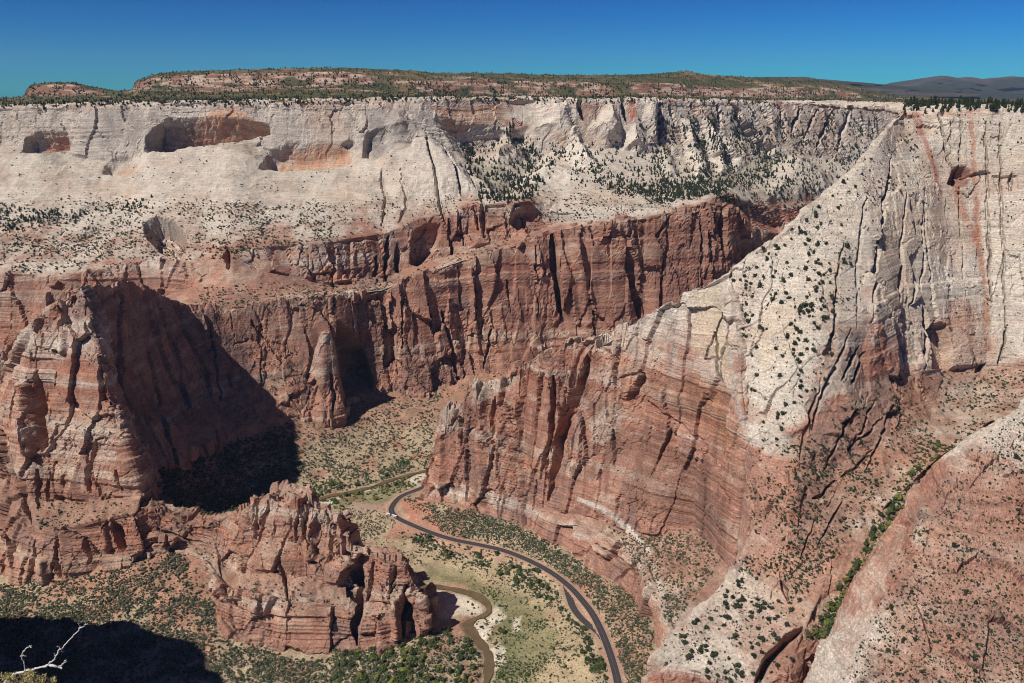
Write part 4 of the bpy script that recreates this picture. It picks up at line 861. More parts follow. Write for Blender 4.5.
# ------------------------------------------------------------------ vegetation
DEPTH = np.full((360, 560), 1e9)
for k, L in LOFTS.items():
    d = proj(L['p'])[2]; ix = ((L['px'] + 48) / 2).astype(int); iy = (L['py'] / 2).astype(int)
    ok = (ix >= 0) & (ix < 560) & (iy >= 0) & (iy < 360)
    np.minimum.at(DEPTH, (iy[ok], ix[ok]), d[ok])
DEPTH = np.minimum(DEPTH, np.minimum(np.roll(DEPTH, 1, 0), np.roll(DEPTH, 1, 1)))
def visible(p, tol=1.012):
    x, y, d = proj(p); ix = np.clip(((x + 48) / 2).astype(int), 0, 559); iy = np.clip(((y - 2) / 2).astype(int), 0, 359)
    return (d < DEPTH[iy, ix] * tol + 3) & (x > -4) & (x < 1028) & (y < 687)

PLANTS = []      # (kind, region, position, radius, height factor, colour)
def veg(surface, poly, n, size, kind, region, col, nz_min=0.45, clump=1.0, soft=6, seed=0, hf=1.0, clear=9.0):
    L = LOFTS[surface]; p = L['p']; rng = np.random.default_rng(1000 + seed + len(PLANTS))
    m = poly_sd(L['px'], L['py'], poly)
    w = sstep(-soft, soft, m) * (np.abs(L['nz']) > nz_min)
    if 'shape' in L:
        X, Y = L['px'].reshape(L['shape']), L['py'].reshape(L['shape'])
        ar = np.abs(np.gradient(X, axis=0) * np.gradient(Y, axis=1) - np.gradient(X, axis=1) * np.gradient(Y, axis=0)); w = w * np.clip(ar, 0, 6).ravel()
    idx = np.nonzero(w > 0.01)[0]
    if len(idx) == 0: return
    if surface == 'valley_floor':
        w[idx] *= (L['dr'][idx] > clear) * (L['dw'][idx] > 8.5)
    dens = fbm(p[idx] / 38.0, 4, 91) ; dens2 = fbm(p[idx] / 12.0, 3, 92)
    w = w[idx] * np.clip(1 - clump + clump * sstep(.40, .62, 0.6 * dens + 0.4 * dens2) * 2, 0.02, None)
    if surface == 'valley_floor':                       # even in the picture, not on the map
        w = w / proj(p[idx])[2] ** 0
    n = min(n, int((w > 0).sum()))
    pick = rng.choice(idx, n, replace=False, p=w / w.sum())
    s = size[0] + (size[1] - size[0]) * rng.random(n) ** 2.4
    pos = p[pick] + np.c_[rng.normal(0, .6, (n, 2)), np.zeros(n)]
    base = np.array(col)[rng.integers(0, len(col), n)] * rng.uniform(.75, 1.3, (n, 1))
    if kind == 'juniper tree':                          # low brush huddles against the trees
        m_ = rng.random(n) < .55; k_ = int(m_.sum()); a_ = rng.uniform(0, 6.28, k_); q_ = pos[m_] + np.c_[np.cos(a_), np.sin(a_), rng.uniform(-.3, .1, k_)] * (s[m_] * 1.1)[:, None]
        PLANTS.append(dict(kind='scrub', region=region, pos=q_, r=s[m_] * rng.uniform(.35, .8, k_), hf=rng.uniform(.5, .9, k_), col=base[m_] * 1.3))
    PLANTS.append(dict(kind=kind, region=region, pos=pos, r=s, hf=hf * rng.uniform(.8, 1.25, n), col=base))

JUN = [(0.036, 0.046, 0.026), (0.048, 0.056, 0.032), (0.030, 0.042, 0.028)]
SAGE = [(0.125, 0.122, 0.082), (0.10, 0.105, 0.066), (0.15, 0.13, 0.09), (0.075, 0.085, 0.05)]
OAK = [(0.055, 0.072, 0.034), (0.07, 0.085, 0.042), (0.045, 0.06, 0.032), (0.09, 0.10, 0.05)]
LUSH = [(0.07, 0.105, 0.03), (0.055, 0.085, 0.028), (0.13, 0.15, 0.035), (0.045, 0.065, 0.026)]
YEL = [(0.19, 0.18, 0.04), (0.13, 0.15, 0.035), (0.08, 0.11, 0.03)]
PINE = [(0.030, 0.042, 0.026), (0.038, 0.050, 0.028), (0.026, 0.036, 0.026)]
V = 'valley_floor'
veg(V, [(285, 405), (440, 392), (440, 470), (400, 478), (330, 495), (285, 480)], 3000, (1.2, 3.4), 'scrub', 'far', SAGE + OAK[:2], clump=.6)
veg(V, [(0, 588), (90, 578), (150, 562), (172, 548), (215, 600), (240, 645), (300, 665), (360, 660), (430, 683), (0, 683)], 7200, (1.2, 3.2), 'scrub', 'left', SAGE + SAGE + OAK, clump=.85)
veg(V, [(405, 500), (480, 512), (560, 550), (640, 605), (655, 640), (645, 683), (625, 683), (600, 615), (550, 570), (460, 540)], 3400, (1.1, 3.0), 'scrub', 'right', OAK + SAGE, clump=.8)
veg(V, [(400, 515), (440, 540), (540, 572), (590, 620), (612, 683), (575, 683), (585, 640), (560, 610), (500, 575), (430, 555), (400, 540)], 640, (1.3, 3.6), 'broadleaf tree', 'road', OAK, clump=1)
veg(V, [(340, 640), (400, 640), (430, 628), (470, 640), (478, 683), (330, 683)], 1100, (1.2, 3.6), 'broadleaf tree', 'river', LUSH + OAK + SAGE, clump=.6)
veg(V, [(375, 398), (440, 375), (520, 345), (570, 340), (570, 372), (470, 398), (400, 412)], 500, (1.2, 3.0), 'scrub', 'far', SAGE + OAK, clump=.5)
veg(V, [(300, 492), (340, 480), (430, 455), (440, 470), (400, 492), (340, 510)], 520, (1.5, 4.0), 'broadleaf tree', 'upstream', LUSH, clump=.5)
veg(V, [(340, 510), (395, 515), (430, 540), (460, 560), (400, 565), (350, 550)], 600, (1.1, 2.6), 'scrub', 'bend', SAGE, clump=.8)
veg(V, [(490, 610), (545, 600), (580, 660), (560, 683), (490, 683)], 90, (1.2, 3.0), 'broadleaf tree', 'meadow', OAK, clump=1)
veg(V, [(470, 585), (520, 600), (560, 640), (545, 683), (490, 683), (508, 630)], 800, (.7, 2.0), 'scrub', 'meadow', OAK + LUSH[:2], clump=.8)
veg(V, [(420, 545), (540, 575), (590, 625), (605, 683), (560, 683), (540, 610), (470, 575)], 800, (.7, 2.3), 'scrub', 'meadow', SAGE + OAK, clump=.8)
veg(V, [(160, 470), (290, 425), (300, 470), (230, 525), (170, 515)], 4200, (1.4, 3.6), 'scrub', 'shade', OAK + JUN, clump=.35)
veg('valley_cliff', [(610, 530), (715, 532), (720, 560), (660, 640), (640, 575)], 1300, (1.0, 2.6), 'scrub', 'alcove', OAK + SAGE, nz_min=.5, clump=.5)
veg('valley_cliff', [(545, 345), (610, 340), (615, 440), (560, 470), (470, 520), (440, 420)], 260, (.9, 2.2), 'scrub', 'cliff', OAK, nz_min=.42, clump=.8)
veg('valley_cliff', [(600, 400), (720, 420), (740, 530), (600, 530)], 70, (.8, 1.9), 'scrub', 'cliff', JUN, nz_min=.35)
W = 'white_ridge'
veg(V, [(335, 645), (400, 645), (430, 630), (474, 640), (480, 683), (330, 683)], 800, (1.0, 2.6), 'scrub', 'river', OAK + SAGE + LUSH[:1], clump=.4)
veg(V, [(470, 585), (505, 600), (515, 625), (500, 650), (500, 683), (478, 683), (470, 640)], 160, (1.1, 3.0), 'broadleaf tree', 'meadow', LUSH + OAK, clump=.7, clear=10)
veg(W, [(655, 655), (740, 575), (800, 600), (800, 645), (760, 683), (700, 680)], 500, (.35, 1.0), 'scrub', 'nose', JUN + OAK, clump=.7)
veg(W, [(700, 290), (800, 220), (855, 175), (850, 260), (830, 360), (800, 440), (750, 430)], 900, (.35, 1.1), 'scrub', 'shoulder', JUN + OAK, clump=.6)
veg(W, [(700, 290), (800, 220), (855, 175), (850, 260), (830, 360), (800, 440), (750, 430)], 620, (.7, 2.9), 'juniper tree', 'shoulder', JUN, clump=.6, hf=1.3)
veg(W, [(860, 160), (905, 112), (930, 160), (890, 200), (850, 330), (830, 300)], 260, (1.0, 2.5), 'juniper tree', 'crest', JUN, nz_min=.3, clump=.8)
veg(W, [(655, 655), (740, 575), (800, 600), (800, 645), (760, 683), (700, 680)], 420, (.8, 3.0), 'juniper tree', 'nose', JUN, clump=.6)
veg(W, [(740, 440), (810, 440), (870, 380), (905, 380), (905, 480), (850, 540), (800, 600), (740, 570)], 2000, (.9, 2.6), 'scrub', 'flank', JUN + OAK, nz_min=.25, clump=.9)
veg(W, [(930, 440), (960, 450), (925, 490), (890, 550), (850, 600), (815, 640), (812, 625), (850, 570), (890, 510)], 420, (1.2, 3.0), 'broadleaf tree', 'gully', LUSH + OAK + [YEL[0]], nz_min=.1, clump=.3, soft=3)
veg(W, [(930, 462), (912, 492), (886, 535), (856, 590), (822, 640), (804, 640), (838, 590), (870, 535), (896, 488), (916, 460)], 520, (1.2, 3.2), 'broadleaf tree', 'gully', LUSH + OAK + [YEL[0], YEL[1]], nz_min=.05, clump=.2, soft=3)
veg(W, [(830, 480), (900, 460), (930, 430), (930, 470), (890, 520), (840, 530)], 300, (1.0, 2.6), 'scrub', 'flank', OAK + JUN, nz_min=.2, clump=.7)
veg(W, [(895, 372), (1030, 372), (1030, 400), (960, 455), (900, 450)], 750, (.9, 2.8), 'scrub', 'talus', JUN + OAK, nz_min=.3, clump=.8)
veg(W, [(905, 112), (1030, 112), (1030, 360), (905, 360)], 520, (.7, 1.9), 'scrub', 'wall', JUN, nz_min=.2, clump=.6)
veg(W, [(904, 104), (1030, 102), (1030, 110), (904, 113)], 520, (2.0, 3.8), 'pine tree', 'rim', PINE, nz_min=.1, clump=0, soft=3, hf=1.5)
veg('pink_slope', [(1030, 400), (960, 460), (915, 525), (880, 600), (838, 690), (1030, 690)], 5200, (.3, 1.7), 'scrub', 'slope', JUN + OAK, nz_min=.3, clump=.6)
veg('pink_slope', [(1030, 420), (960, 480), (915, 545), (880, 620), (860, 690), (1030, 690)], 150, (.6, 2.0), 'juniper tree', 'slope', JUN, nz_min=.3, clump=.7, hf=1.4)
veg('sandstone_butte', [(40, 498), (150, 495), (165, 515), (90, 530), (30, 530)], 190, (1.0, 2.6), 'scrub', 'shelf', OAK, nz_min=.4, clump=.6)
veg('sandstone_butte', [(0, 290), (160, 280), (160, 470), (0, 470)], 130, (.8, 1.8), 'scrub', 'butte', JUN, nz_min=.5)
veg('rock_ridge', [(130, 505), (250, 485), (420, 560), (430, 660), (200, 600)], 900, (.7, 2.1), 'scrub', 'ridge', SAGE + OAK, nz_min=.45, clump=.7)
F = 'far_canyon_wall'
veg(F, [(0, 205), (120, 200), (330, 205), (330, 245), (200, 260), (0, 275)], 3800, (1.2, 3.6), 'scrub', 'bench', JUN + OAK + SAGE, nz_min=.5, clump=.8)
veg(F, [(0, 205), (70, 215), (150, 200), (155, 208), (70, 225), (0, 230)], 240, (1.8, 3.6), 'pine tree', 'bench', PINE + JUN, nz_min=.3, clump=.6, soft=4, hf=1.15)
veg(F, [(0, 130), (420, 130), (420, 210), (0, 205)], 380, (1.2, 2.8), 'scrub', 'bench', JUN, nz_min=.5, clump=1)
veg(F, [(200, 290), (390, 280), (545, 230), (545, 240), (390, 295), (200, 306)], 800, (1.4, 3.5), 'scrub', 'ledge', OAK + SAGE, nz_min=.45, clump=.6)
veg(F, [(330, 205), (470, 195), (540, 190), (540, 205), (400, 225), (330, 245)], 380, (1.3, 3.2), 'scrub', 'bench', JUN, nz_min=.4, clump=.8)
veg(F, [(462, 150), (510, 125), (560, 170), (520, 205), (485, 200)], 800, (1.8, 3.8), 'pine tree', 'basin', PINE, nz_min=.3, clump=.8, hf=1.5)
veg(F, [(540, 190), (720, 180), (730, 205), (640, 212), (540, 222)], 900, (1.3, 3.4), 'scrub', 'bench', JUN, nz_min=.4, clump=.85)
veg(F, [(640, 120), (760, 110), (860, 110), (900, 130), (840, 210), (740, 215), (640, 190)], 2100, (1.8, 4.2), 'pine tree', 'far bowl', PINE + JUN, nz_min=.2, clump=1, hf=1.3)
for q_, n_ in (([(688, 116), (696, 116), (718, 178), (708, 182)], 170), ([(706, 120), (713, 120), (737, 172), (728, 177)], 170), ([(720, 112), (745, 118), (776, 150), (764, 164), (738, 140)], 330), ([(636, 192), (700, 181), (727, 179), (764, 166), (777, 152), (784, 158), (762, 182), (700, 196), (650, 204)], 620), ([(652, 140), (660, 148), (668, 184), (650, 190)], 150), ([(590, 168), (625, 178), (650, 192), (630, 200), (600, 186)], 200)):
    veg(F, q_, n_, (1.8, 4.0), 'pine tree', 'far bowl', PINE, nz_min=.1, clump=.4, soft=3, hf=1.2)
veg(F, [(540, 140), (640, 140), (720, 165), (700, 190), (600, 190), (560, 178)], 480, (1.6, 3.6), 'pine tree', 'far bowl', PINE, nz_min=.3, clump=1, hf=1.3)
veg(F, [(0, 101), (450, 95), (900, 98), (900, 106), (450, 102), (0, 109)], 900, (1.8, 4.0), 'pine tree', 'far rim', PINE, nz_min=.2, clump=.4, soft=3, hf=1.2)
MP = 'mesa_plateau'
veg(MP, [(0, 85), (140, 70), (340, 60), (860, 70), (905, 90), (905, 106), (0, 110)], 9500, (2.0, 4.8), 'pine tree', 'mesa', PINE + JUN + OAK, nz_min=.6, clump=.95, soft=3, hf=.9)
veg('red_canyon_wall', [(200, 300), (560, 232), (740, 205), (740, 300), (400, 395), (290, 420)], 700, (1.2, 3.0), 'scrub', 'red wall', JUN + OAK, nz_min=.45)

def ico(sub=1):
    t = (1 + 5 ** .5) / 2
    v = [(-1, t, 0), (1, t, 0), (-1, -t, 0), (1, -t, 0), (0, -1, t), (0, 1, t), (0, -1, -t), (0, 1, -t), (t, 0, -1), (t, 0, 1), (-t, 0, -1), (-t, 0, 1)]
    f = [(0, 11, 5), (0, 5, 1), (0, 1, 7), (0, 7, 10), (0, 10, 11), (1, 5, 9), (5, 11, 4), (11, 10, 2), (10, 7, 6), (7, 1, 8), (3, 9, 4), (3, 4, 2), (3, 2, 6), (3, 6, 8), (3, 8, 9), (4, 9, 5), (2, 4, 11), (6, 2, 10), (8, 6, 7), (9, 8, 1)]
    v = [np.array(a) / np.linalg.norm(a) for a in v]
    for _ in range(sub):
        c = {}; nf = []
        def mid(a, b):
            k = (min(a, b), max(a, b))
            if k not in c: m = v[a] + v[b]; v.append(m / np.linalg.norm(m)); c[k] = len(v) - 1
            return c[k]
        for a, b, d in f:
            x, y, z = mid(a, b), mid(b, d), mid(d, a); nf += [(a, x, z), (b, y, x), (d, z, y), (x, y, z)]
        f = nf
    return np.array(v), np.array(f)
ICO0 = ico(0)
def clump_mesh(rng, blobs, leaves, tall=1.0, cone=False, spread=.62):
    vs, fs, k = [], [], 0
    for b in range(blobs):
        if cone:
            t = (b + .5) / blobs; c = np.array([rng.normal(0, .08), rng.normal(0, .08), .25 + 1.7 * t]); r = (1.0 - .8 * t) * .75 + .08; s = np.array([r, r, r * .8])
        else:
            a = rng.uniform(0, 6.28); rr = spread * rng.random() ** .5; c = np.array([rr * math.cos(a), rr * math.sin(a), rng.uniform(.35, 1.0) * tall]); r = rng.uniform(.35, .62); s = np.array([r, r, r * rng.uniform(.7, 1.0)])
        v = ICO0[0] * s * rng.uniform(.65, 1.3, (12, 1)) + c
        vs.append(v); fs.append(ICO0[1] + k); k += 12
        for _ in range(leaves):
            d = rng.normal(size=3); d /= np.linalg.norm(d)
            if d[2] < -.5: d[2] *= -1
            q = c + d * s * rng.uniform(.85, 1.35); e = rng.normal(size=(3, 3)) * .13
            vs.append(q + e); fs.append(np.array([[k, k + 1, k + 2]])); k += 3
    return np.vstack(vs), np.vstack(fs)
def trunk_mesh(rng, h, r0, lean=.1, seg=5):
    vs, fs = [], []
    for i in range(seg + 1):
        t = i / seg; c = np.array([lean * t * t, lean * .5 * t, -0.25 + (h + .25) * t]); r = r0 * (1 - .6 * t)
        for a in range(6): vs.append(c + r * np.array([math.cos(a * 1.0472), math.sin(a * 1.0472), 0]))
    for i in range(seg):
        for a in range(6):
            b = (a + 1) % 6; q = [i * 6 + a, i * 6 + b, i * 6 + 6 + b, i * 6 + 6 + a]; fs += [(q[0], q[1], q[2]), (q[0], q[2], q[3])]
    return np.array(vs), np.array(fs)

allp = {k: np.concatenate([np.full(len(d['r']), d['region']) if k == 'region' else np.full(len(d['r']), d['kind']) if k == 'kind' else d[k] for d in PLANTS]) for k in ('kind', 'region', 'pos', 'r', 'hf', 'col')}
vis = visible(allp['pos'] + np.c_[np.zeros((len(allp['r']), 2)), allp['r'] * 1.2])
size_px = allp['r'] * allp['hf'] / proj(allp['pos'])[2] * FOC
REGION = {
    ('juniper tree', 'shoulder'): ('dark green juniper dotting the pale slickrock shoulder of the right ridge', 'junipers on the pale slickrock shoulder'),
    ('juniper tree', 'crest'): ('dark juniper clinging to the ribbed white crest below the right rim', 'junipers along the ribbed white crest'),
    ('juniper tree', 'nose'): ('dark round juniper on the white rock nose above the road', 'junipers on the white rock nose'),
    ('juniper tree', 'slope'): ('dark slim juniper on the near pink slope at the right edge', 'junipers on the near pink slope'),
    ('broadleaf tree', 'road'): ('dark green bushy tree in the dry grass beside the curving road', 'trees in the dry grass beside the road'),
    ('broadleaf tree', 'river'): ('green leafy tree in the thicket between rock ridge and river', 'trees in the thicket by the river'),
    ('broadleaf tree', 'upstream'): ('bright green tree on the upstream river bank beyond the bend', 'trees on the upstream river bank'),
    ('broadleaf tree', 'meadow'): ('dark bushy tree on the green and straw meadow right of the river', 'trees on the meadow right of the river'),
    ('broadleaf tree', 'gully'): ('green tree in the steep gully left of the pink slope', 'trees down the steep green gully'),
    ('pine tree', 'rim'): ('dark pine standing on the rim of the high white cliff at right', 'pines along the right hand rim'),
    ('pine tree', 'bench'): ('dark pine in the row along the far white bench at left', 'pines along the far white bench'),
    ('pine tree', 'basin'): ('dark pine in the wooded basin between far white domes', 'pines in the basin between white domes'),
    ('pine tree', 'far bowl'): ('dark pine below the far white cliffs beyond the right ridge', 'pines below the far white cliffs'),
    ('pine tree', 'far rim'): ('small dark pine along the far canyon rim', 'pines along the far canyon rim'),
    ('pine tree', 'mesa'): ('small dark pine on the olive mesa against the sky', 'pines on the mesa top'),
}
indiv = np.zeros(len(size_px), bool)
for kind in ('juniper tree', 'broadleaf tree', 'pine tree'):
    c = np.nonzero((allp['kind'] == kind) & vis)[0]; c = c[np.argsort(-size_px[c])][:290]; indiv[c] = True
trng = np.random.default_rng(5)
M_CROWN = {'juniper tree': simple_material('juniper_foliage', (0.042, 0.052, 0.030), .6, 1.4, 1.5, rnd=True), 'pine tree': simple_material('pine_needles', (0.032, 0.044, 0.027), .6, 1.4, 1.5, rnd=True),
           'broadleaf tree': simple_material('broad_leaves', (0.065, 0.088, 0.034), .6, 1.4, 1.5, rnd=True)}
M_CROWN_Y = simple_material('yellow_green_leaves', (0.15, 0.16, 0.04), .6, 1.4, 1.5, rnd=True)
M_TRUNK = simple_material('tree_bark', (0.12, 0.085, 0.06), .7, 1.2, 3.0)
def tree_mesh(kind, mat):
    if kind == 'pine tree': cv, cf = clump_mesh(trng, 7, 16, cone=True); tv, tf = trunk_mesh(trng, 1.6, .09)
    elif kind == 'juniper tree': cv, cf = clump_mesh(trng, 9, 16, tall=1.0); tv, tf = trunk_mesh(trng, .9, .12, .2)
    else: cv, cf = clump_mesh(trng, 11, 18, tall=1.15, spread=.7); tv, tf = trunk_mesh(trng, .9, .10, .15)
    me = mesh_np(kind.replace(' ', '_'), np.vstack([cv, tv]), np.vstack([cf, tf + len(cv)]), mat); me.materials.append(M_TRUNK)
    me.polygons.foreach_set('material_index', np.r_[np.zeros(len(cf), np.int32), np.ones(len(tf), np.int32)])
    return me
TREES = {k: [tree_mesh(k, M_CROWN[k]) for _ in range(4)] for k in M_CROWN}; TREES['yellow'] = [tree_mesh('broadleaf tree', M_CROWN_Y) for _ in range(2)]
for i in np.nonzero(indiv)[0]:
    k = allp['kind'][i]; c = allp['col'][i]
    pool = TREES['yellow'] if k == 'broadleaf tree' and c[0] > .105 else TREES[k]
    o = obj(k.replace(' ', '_'), pool[int(trng.integers(len(pool)))])
    o.location = allp['pos'][i] - np.array([0, 0, .15 * allp['r'][i]]); r = float(allp['r'][i]); o.scale = (r, r, r * float(allp['hf'][i])); o.rotation_euler = (0, 0, float(trng.uniform(0, 6.28)))
    lab, grp = REGION[(k, allp['region'][i])]
    tag(o, lab, k, grp)

def merge(name, idx, variants):
    V_, F_, C_, k = [], [], [], 0
    rng = np.random.default_rng(77); which = rng.integers(0, len(variants), len(idx)); ang = rng.uniform(0, 6.283, len(idx))
    for vi, (v, f) in enumerate(variants):
        s = idx[which == vi]
        if len(s) == 0: continue
        a = ang[which == vi]; ca, sa = np.cos(a), np.sin(a); r = allp['r'][s]
        x = (v[None, :, 0] * ca[:, None] - v[None, :, 1] * sa[:, None]) * r[:, None]; y = (v[None, :, 0] * sa[:, None] + v[None, :, 1] * ca[:, None]) * r[:, None]
        z = (v[None, :, 2] - .15) * (r * allp['hf'][s])[:, None]
        P_ = np.stack([x, y, z], -1) + allp['pos'][s][:, None, :]
        V_.append(P_.reshape(-1, 3)); F_.append((f[None] + (k + np.arange(len(s)) * len(v))[:, None, None]).reshape(-1, 3)); k += len(s) * len(v)
        C_.append(np.repeat(allp['col'][s], len(v), 0))
    o = obj(name, mesh_np(name, np.vstack(V_), np.vstack(F_), M_LEAF, np.vstack(C_)))
    return o
rest = np.nonzero(~indiv)[0]
for kind, nm, lab, cat in (('scrub', 'desert_scrub', 'grey green scrub scattered over the slopes and the valley floor', 'scrub'),
                           ('juniper tree', 'juniper_scrub', 'small dark junipers scattered over the pale right ridge', 'juniper scrub'),
                           ('pine tree', 'pine_forest', 'dark pine woods on far benches and mesa tops', 'forest'),
                           ('broadleaf tree', 'riverside_thicket', 'green thicket of small trees along road, river and gully', 'thicket')):
    idx = rest[allp['kind'][rest] == kind]
    if len(idx) == 0: continue
    va = [clump_mesh(trng, 4, 3, cone=True) for _ in range(3)] if kind == 'pine tree' else [clump_mesh(trng, 3, 4, tall=.8) for _ in range(5)]
    tag(merge(nm, idx, va), lab, cat, kind='stuff')
print('plants', len(size_px), 'individual', indiv.sum())

# ------------------------------------------------------------------ shuttle bus with its trailer, boulders at the bend
def box(b, x0, x1, y0, y1, z0, z1):
    k = len(b[0]); b[0] += [(x0, y0, z0), (x1, y0, z0), (x1, y1, z0), (x0, y1, z0), (x0, y0, z1), (x1, y0, z1), (x1, y1, z1), (x0, y1, z1)]
    b[1] += [tuple(k + i for i in f) for f in ((0, 3, 2, 1), (4, 5, 6, 7), (0, 1, 5, 4), (1, 2, 6, 5), (2, 3, 7, 6), (3, 0, 4, 7))]
def part(name, b, mat, parent, bevel=0.0):
    me = bpy.data.meshes.new(name); me.from_pydata(b[0], [], b[1]); me.materials.append(mat); o = obj(name, me, parent)
    if bevel:
        m = o.modifiers.new('bevel', 'BEVEL'); m.width = bevel; m.segments = 2
    return o
M_BUS = simple_material('white_bus_paint', (0.78, 0.77, 0.73), .93, 1.05, 1.0, rough=.35, spec=.5); M_GLASS = simple_material('dark_bus_glass', (0.02, 0.022, 0.026), rough=.08, spec=.5); M_TYRE = simple_material('tyre_rubber', (0.02, 0.02, 0.02))
def coach(root_name, label, cat, loc, yaw, length, cab):
    e = bpy.data.objects.new(root_name, None); COL.objects.link(e); e.location = loc; e.rotation_euler = (0, 0, yaw); tag(e, label, cat, 'shuttle bus and its trailer')
    h = length / 2
    b = [[], []]; box(b, -h, h, -1.25, 1.25, .45, 3.0); part('body', b, M_BUS, e, .22)
    b = [[], []]; box(b, -h * .7, h * .2, -.8, .8, 2.99, 3.25); part('roof_unit', b, M_BUS, e, .08)
    for sgn in (-1, 1):
        n = int(length / 1.6)
        for i in range(n):
            x = -h + .5 + i * (length - .8) / n
            b = [[], []]; box(b, x, x + (length - .8) / n - .18, sgn * 1.262 - .012, sgn * 1.262 + .012, 1.65, 2.55); part('window', b, M_GLASS, e)
    if cab:
        b = [[], []]; box(b, h - .01, h + .02, -1.05, 1.05, 1.35, 2.65); part('windscreen', b, M_GLASS, e)
    for x in ((-h * .62, h * .66) if cab else (-h * .15, h * .12)):
        for y in (-1.1, 1.1):
            vs, fs = [], []
            for k in range(16):
                a = k * math.pi / 8; vs += [(x + .5 * math.cos(a), y - .16, .5 + .5 * math.sin(a)), (x + .5 * math.cos(a), y + .16, .5 + .5 * math.sin(a))]
            fs = [(2 * k, 2 * ((k + 1) % 16), 2 * ((k + 1) % 16) + 1, 2 * k + 1) for k in range(16)] + [tuple(range(0, 32, 2)), tuple(range(31, 0, -2))]
            part('wheel', (vs, fs), M_TYRE, e)
A_, B_ = ground_hit([(386.0, 515.5), (398.0, 518.3)]); A_[2] += .4; B_[2] += .4; dv = (B_ - A_)[:2]; dl = np.linalg.norm(dv); dv /= dl; yaw = math.atan2(dv[1], dv[0])
mid = lambda t: (A_[0] + dv[0] * dl * t, A_[1] + dv[1] * dl * t, float(max(A_[2], B_[2])))
coach('shuttle_bus', 'white shuttle bus nosing onto the road at the sharp bend', 'bus', mid(.70), yaw, 8.6, True)
coach('bus_trailer', 'white trailer coupled behind the shuttle bus at the bend', 'trailer', mid(.18), yaw, 7.0, False)
brng = np.random.default_rng(8); M_BOULD = simple_material('pink_boulder_stone', (0.42, 0.27, 0.20), .7, 1.2, 1.2, bump=.2)
for (x, y, r, lab) in ((377, 508.5, 2.0, 'pinkish boulder furthest left behind the shuttle bus'), (380.5, 507, 1.5, 'small pale boulder between two larger ones behind the shuttle bus'), (383, 510, 2.3, 'largest pinkish boulder on the pale ground behind the shuttle bus')):
    v, f = ico(2); v = v * (1 + .5 * (fbm(v * 1.3 + x, 3, 3) - .5))[:, None] * np.array([1.2, .9, .75]) * r
    o = obj('boulder', mesh_np('boulder', v, f, M_BOULD)); o.location = ground_hit([(x, y)])[0] + np.array([0, 0, .3 * r]); tag(o, lab, 'boulder', 'boulders by the road bend')

# ------------------------------------------------------------------ dead snag and ledge at the viewpoint
def tube(path, seg=7):
    vs, fs = [], []; pts = [np.array(p[:3]) for p in path]; rad = [p[3] for p in path]
    for i, (p, r) in enumerate(zip(pts, rad)):
        t = pts[min(i + 1, len(pts) - 1)] - pts[max(i - 1, 0)]; t /= np.linalg.norm(t); a = np.cross(t, (0.2, .3, .93)); a /= np.linalg.norm(a); c = np.cross(t, a)
        for k in range(seg):
            an = 6.2832 * k / seg; vs.append(p + r * (math.cos(an) * a + math.sin(an) * c))
    for i in range(len(pts) - 1):
        for k in range(seg):
            b = (k + 1) % seg; fs.append((i * seg + k, i * seg + b, (i + 1) * seg + b, (i + 1) * seg + k))
    fs += [tuple(range(seg - 1, -1, -1)), tuple(range((len(pts) - 1) * seg, len(pts) * seg))]
    return [tuple(v) for v in vs], fs
def limb(px_path, D0, D1):
    n = len(px_path); raw = np.array([[*P(a[0], a[1], D0 + (D1 - D0) * i / (n - 1)), a[2] * .0043] for i, a in enumerate(px_path)])
    s = smooth_line(raw, 5); rr = np.random.default_rng(int(px_path[0][0] * 10)); s[1:-1, :3] += rr.normal(0, .006, (len(s) - 2, 3)); s[:, 3] = np.clip(s[:, 3] * rr.uniform(.85, 1.15, len(s)), .004, 1)
    return s
def join(parts):
    V_, F_ = [], []
    for v, f in parts: k = len(V_); V_ += v; F_ += [tuple(k + i for i in q) for q in f]
    return V_, F_
D = 10.5
root = bpy.data.objects.new('dead_snag', None); COL.objects.link(root); root.location = P(8, 700, D + .3)
tag(root, 'bleached dead snag with pale bare branches over dry leaves in the bottom left corner', 'dead tree')
def sub(name, polys, mat):
    v, f = join([tube(q) for q in polys]); me = bpy.data.meshes.new(name); me.from_pydata([tuple(np.array(a) - np.array(root.location)) for a in v], [], f); me.materials.append(mat)
    for p in me.polygons: p.use_smooth = True
    return obj(name, me, root)
sub('trunk', [limb([(0, 700, 5.5), (6, 682, 5), (14, 674.5, 4.2), (24, 672, 3.8), (34, 669, 3.4), (42, 667.3, 3.2), (48, 665.5, 3.6), (54, 665.8, 4.2), (60.8, 668, 2.6), (62, 668.6, 1)], D + .3, D)], M_BARK)
sub('branch', [limb([(44, 667.5, 2.8), (48.5, 664, 2.4), (53.5, 659.6, 2.4), (57, 654, 2.2), (60.8, 648.6, 2.0), (69.3, 640, 1.9), (75, 634, 1.7), (79.5, 628.8, 1.7), (83.9, 626.1, 1.5), (86, 623.8, 1.2), (85, 621.5, .9), (83, 620.6, .7)], D, D - .1),
               limb([(79, 629.5, 1.3), (80.2, 626, 1.1), (78, 622.8, .7)], D - .1, D - .15), limb([(85.5, 624.6, 1.0), (87.8, 624.2, .6)], D - .1, D - .1), limb([(60, 649.5, 1.1), (59.2, 646.6, .9), (57, 646.8, .6)], D, D - .1),
               limb([(61.5, 651, .9), (63.2, 653, .6)], D, D), limb([(55.5, 656, 1.0), (54.4, 653.2, .6)], D, D)], M_BARK)
sub('branch', [limb([(59, 667, 2.0), (61.5, 665, 1.7), (64.4, 662, 1.5), (66.3, 659.6, 1.2)], D, D - .1), limb([(64, 662.4, 1.1), (67, 662.2, .8)], D, D)], M_BARK)
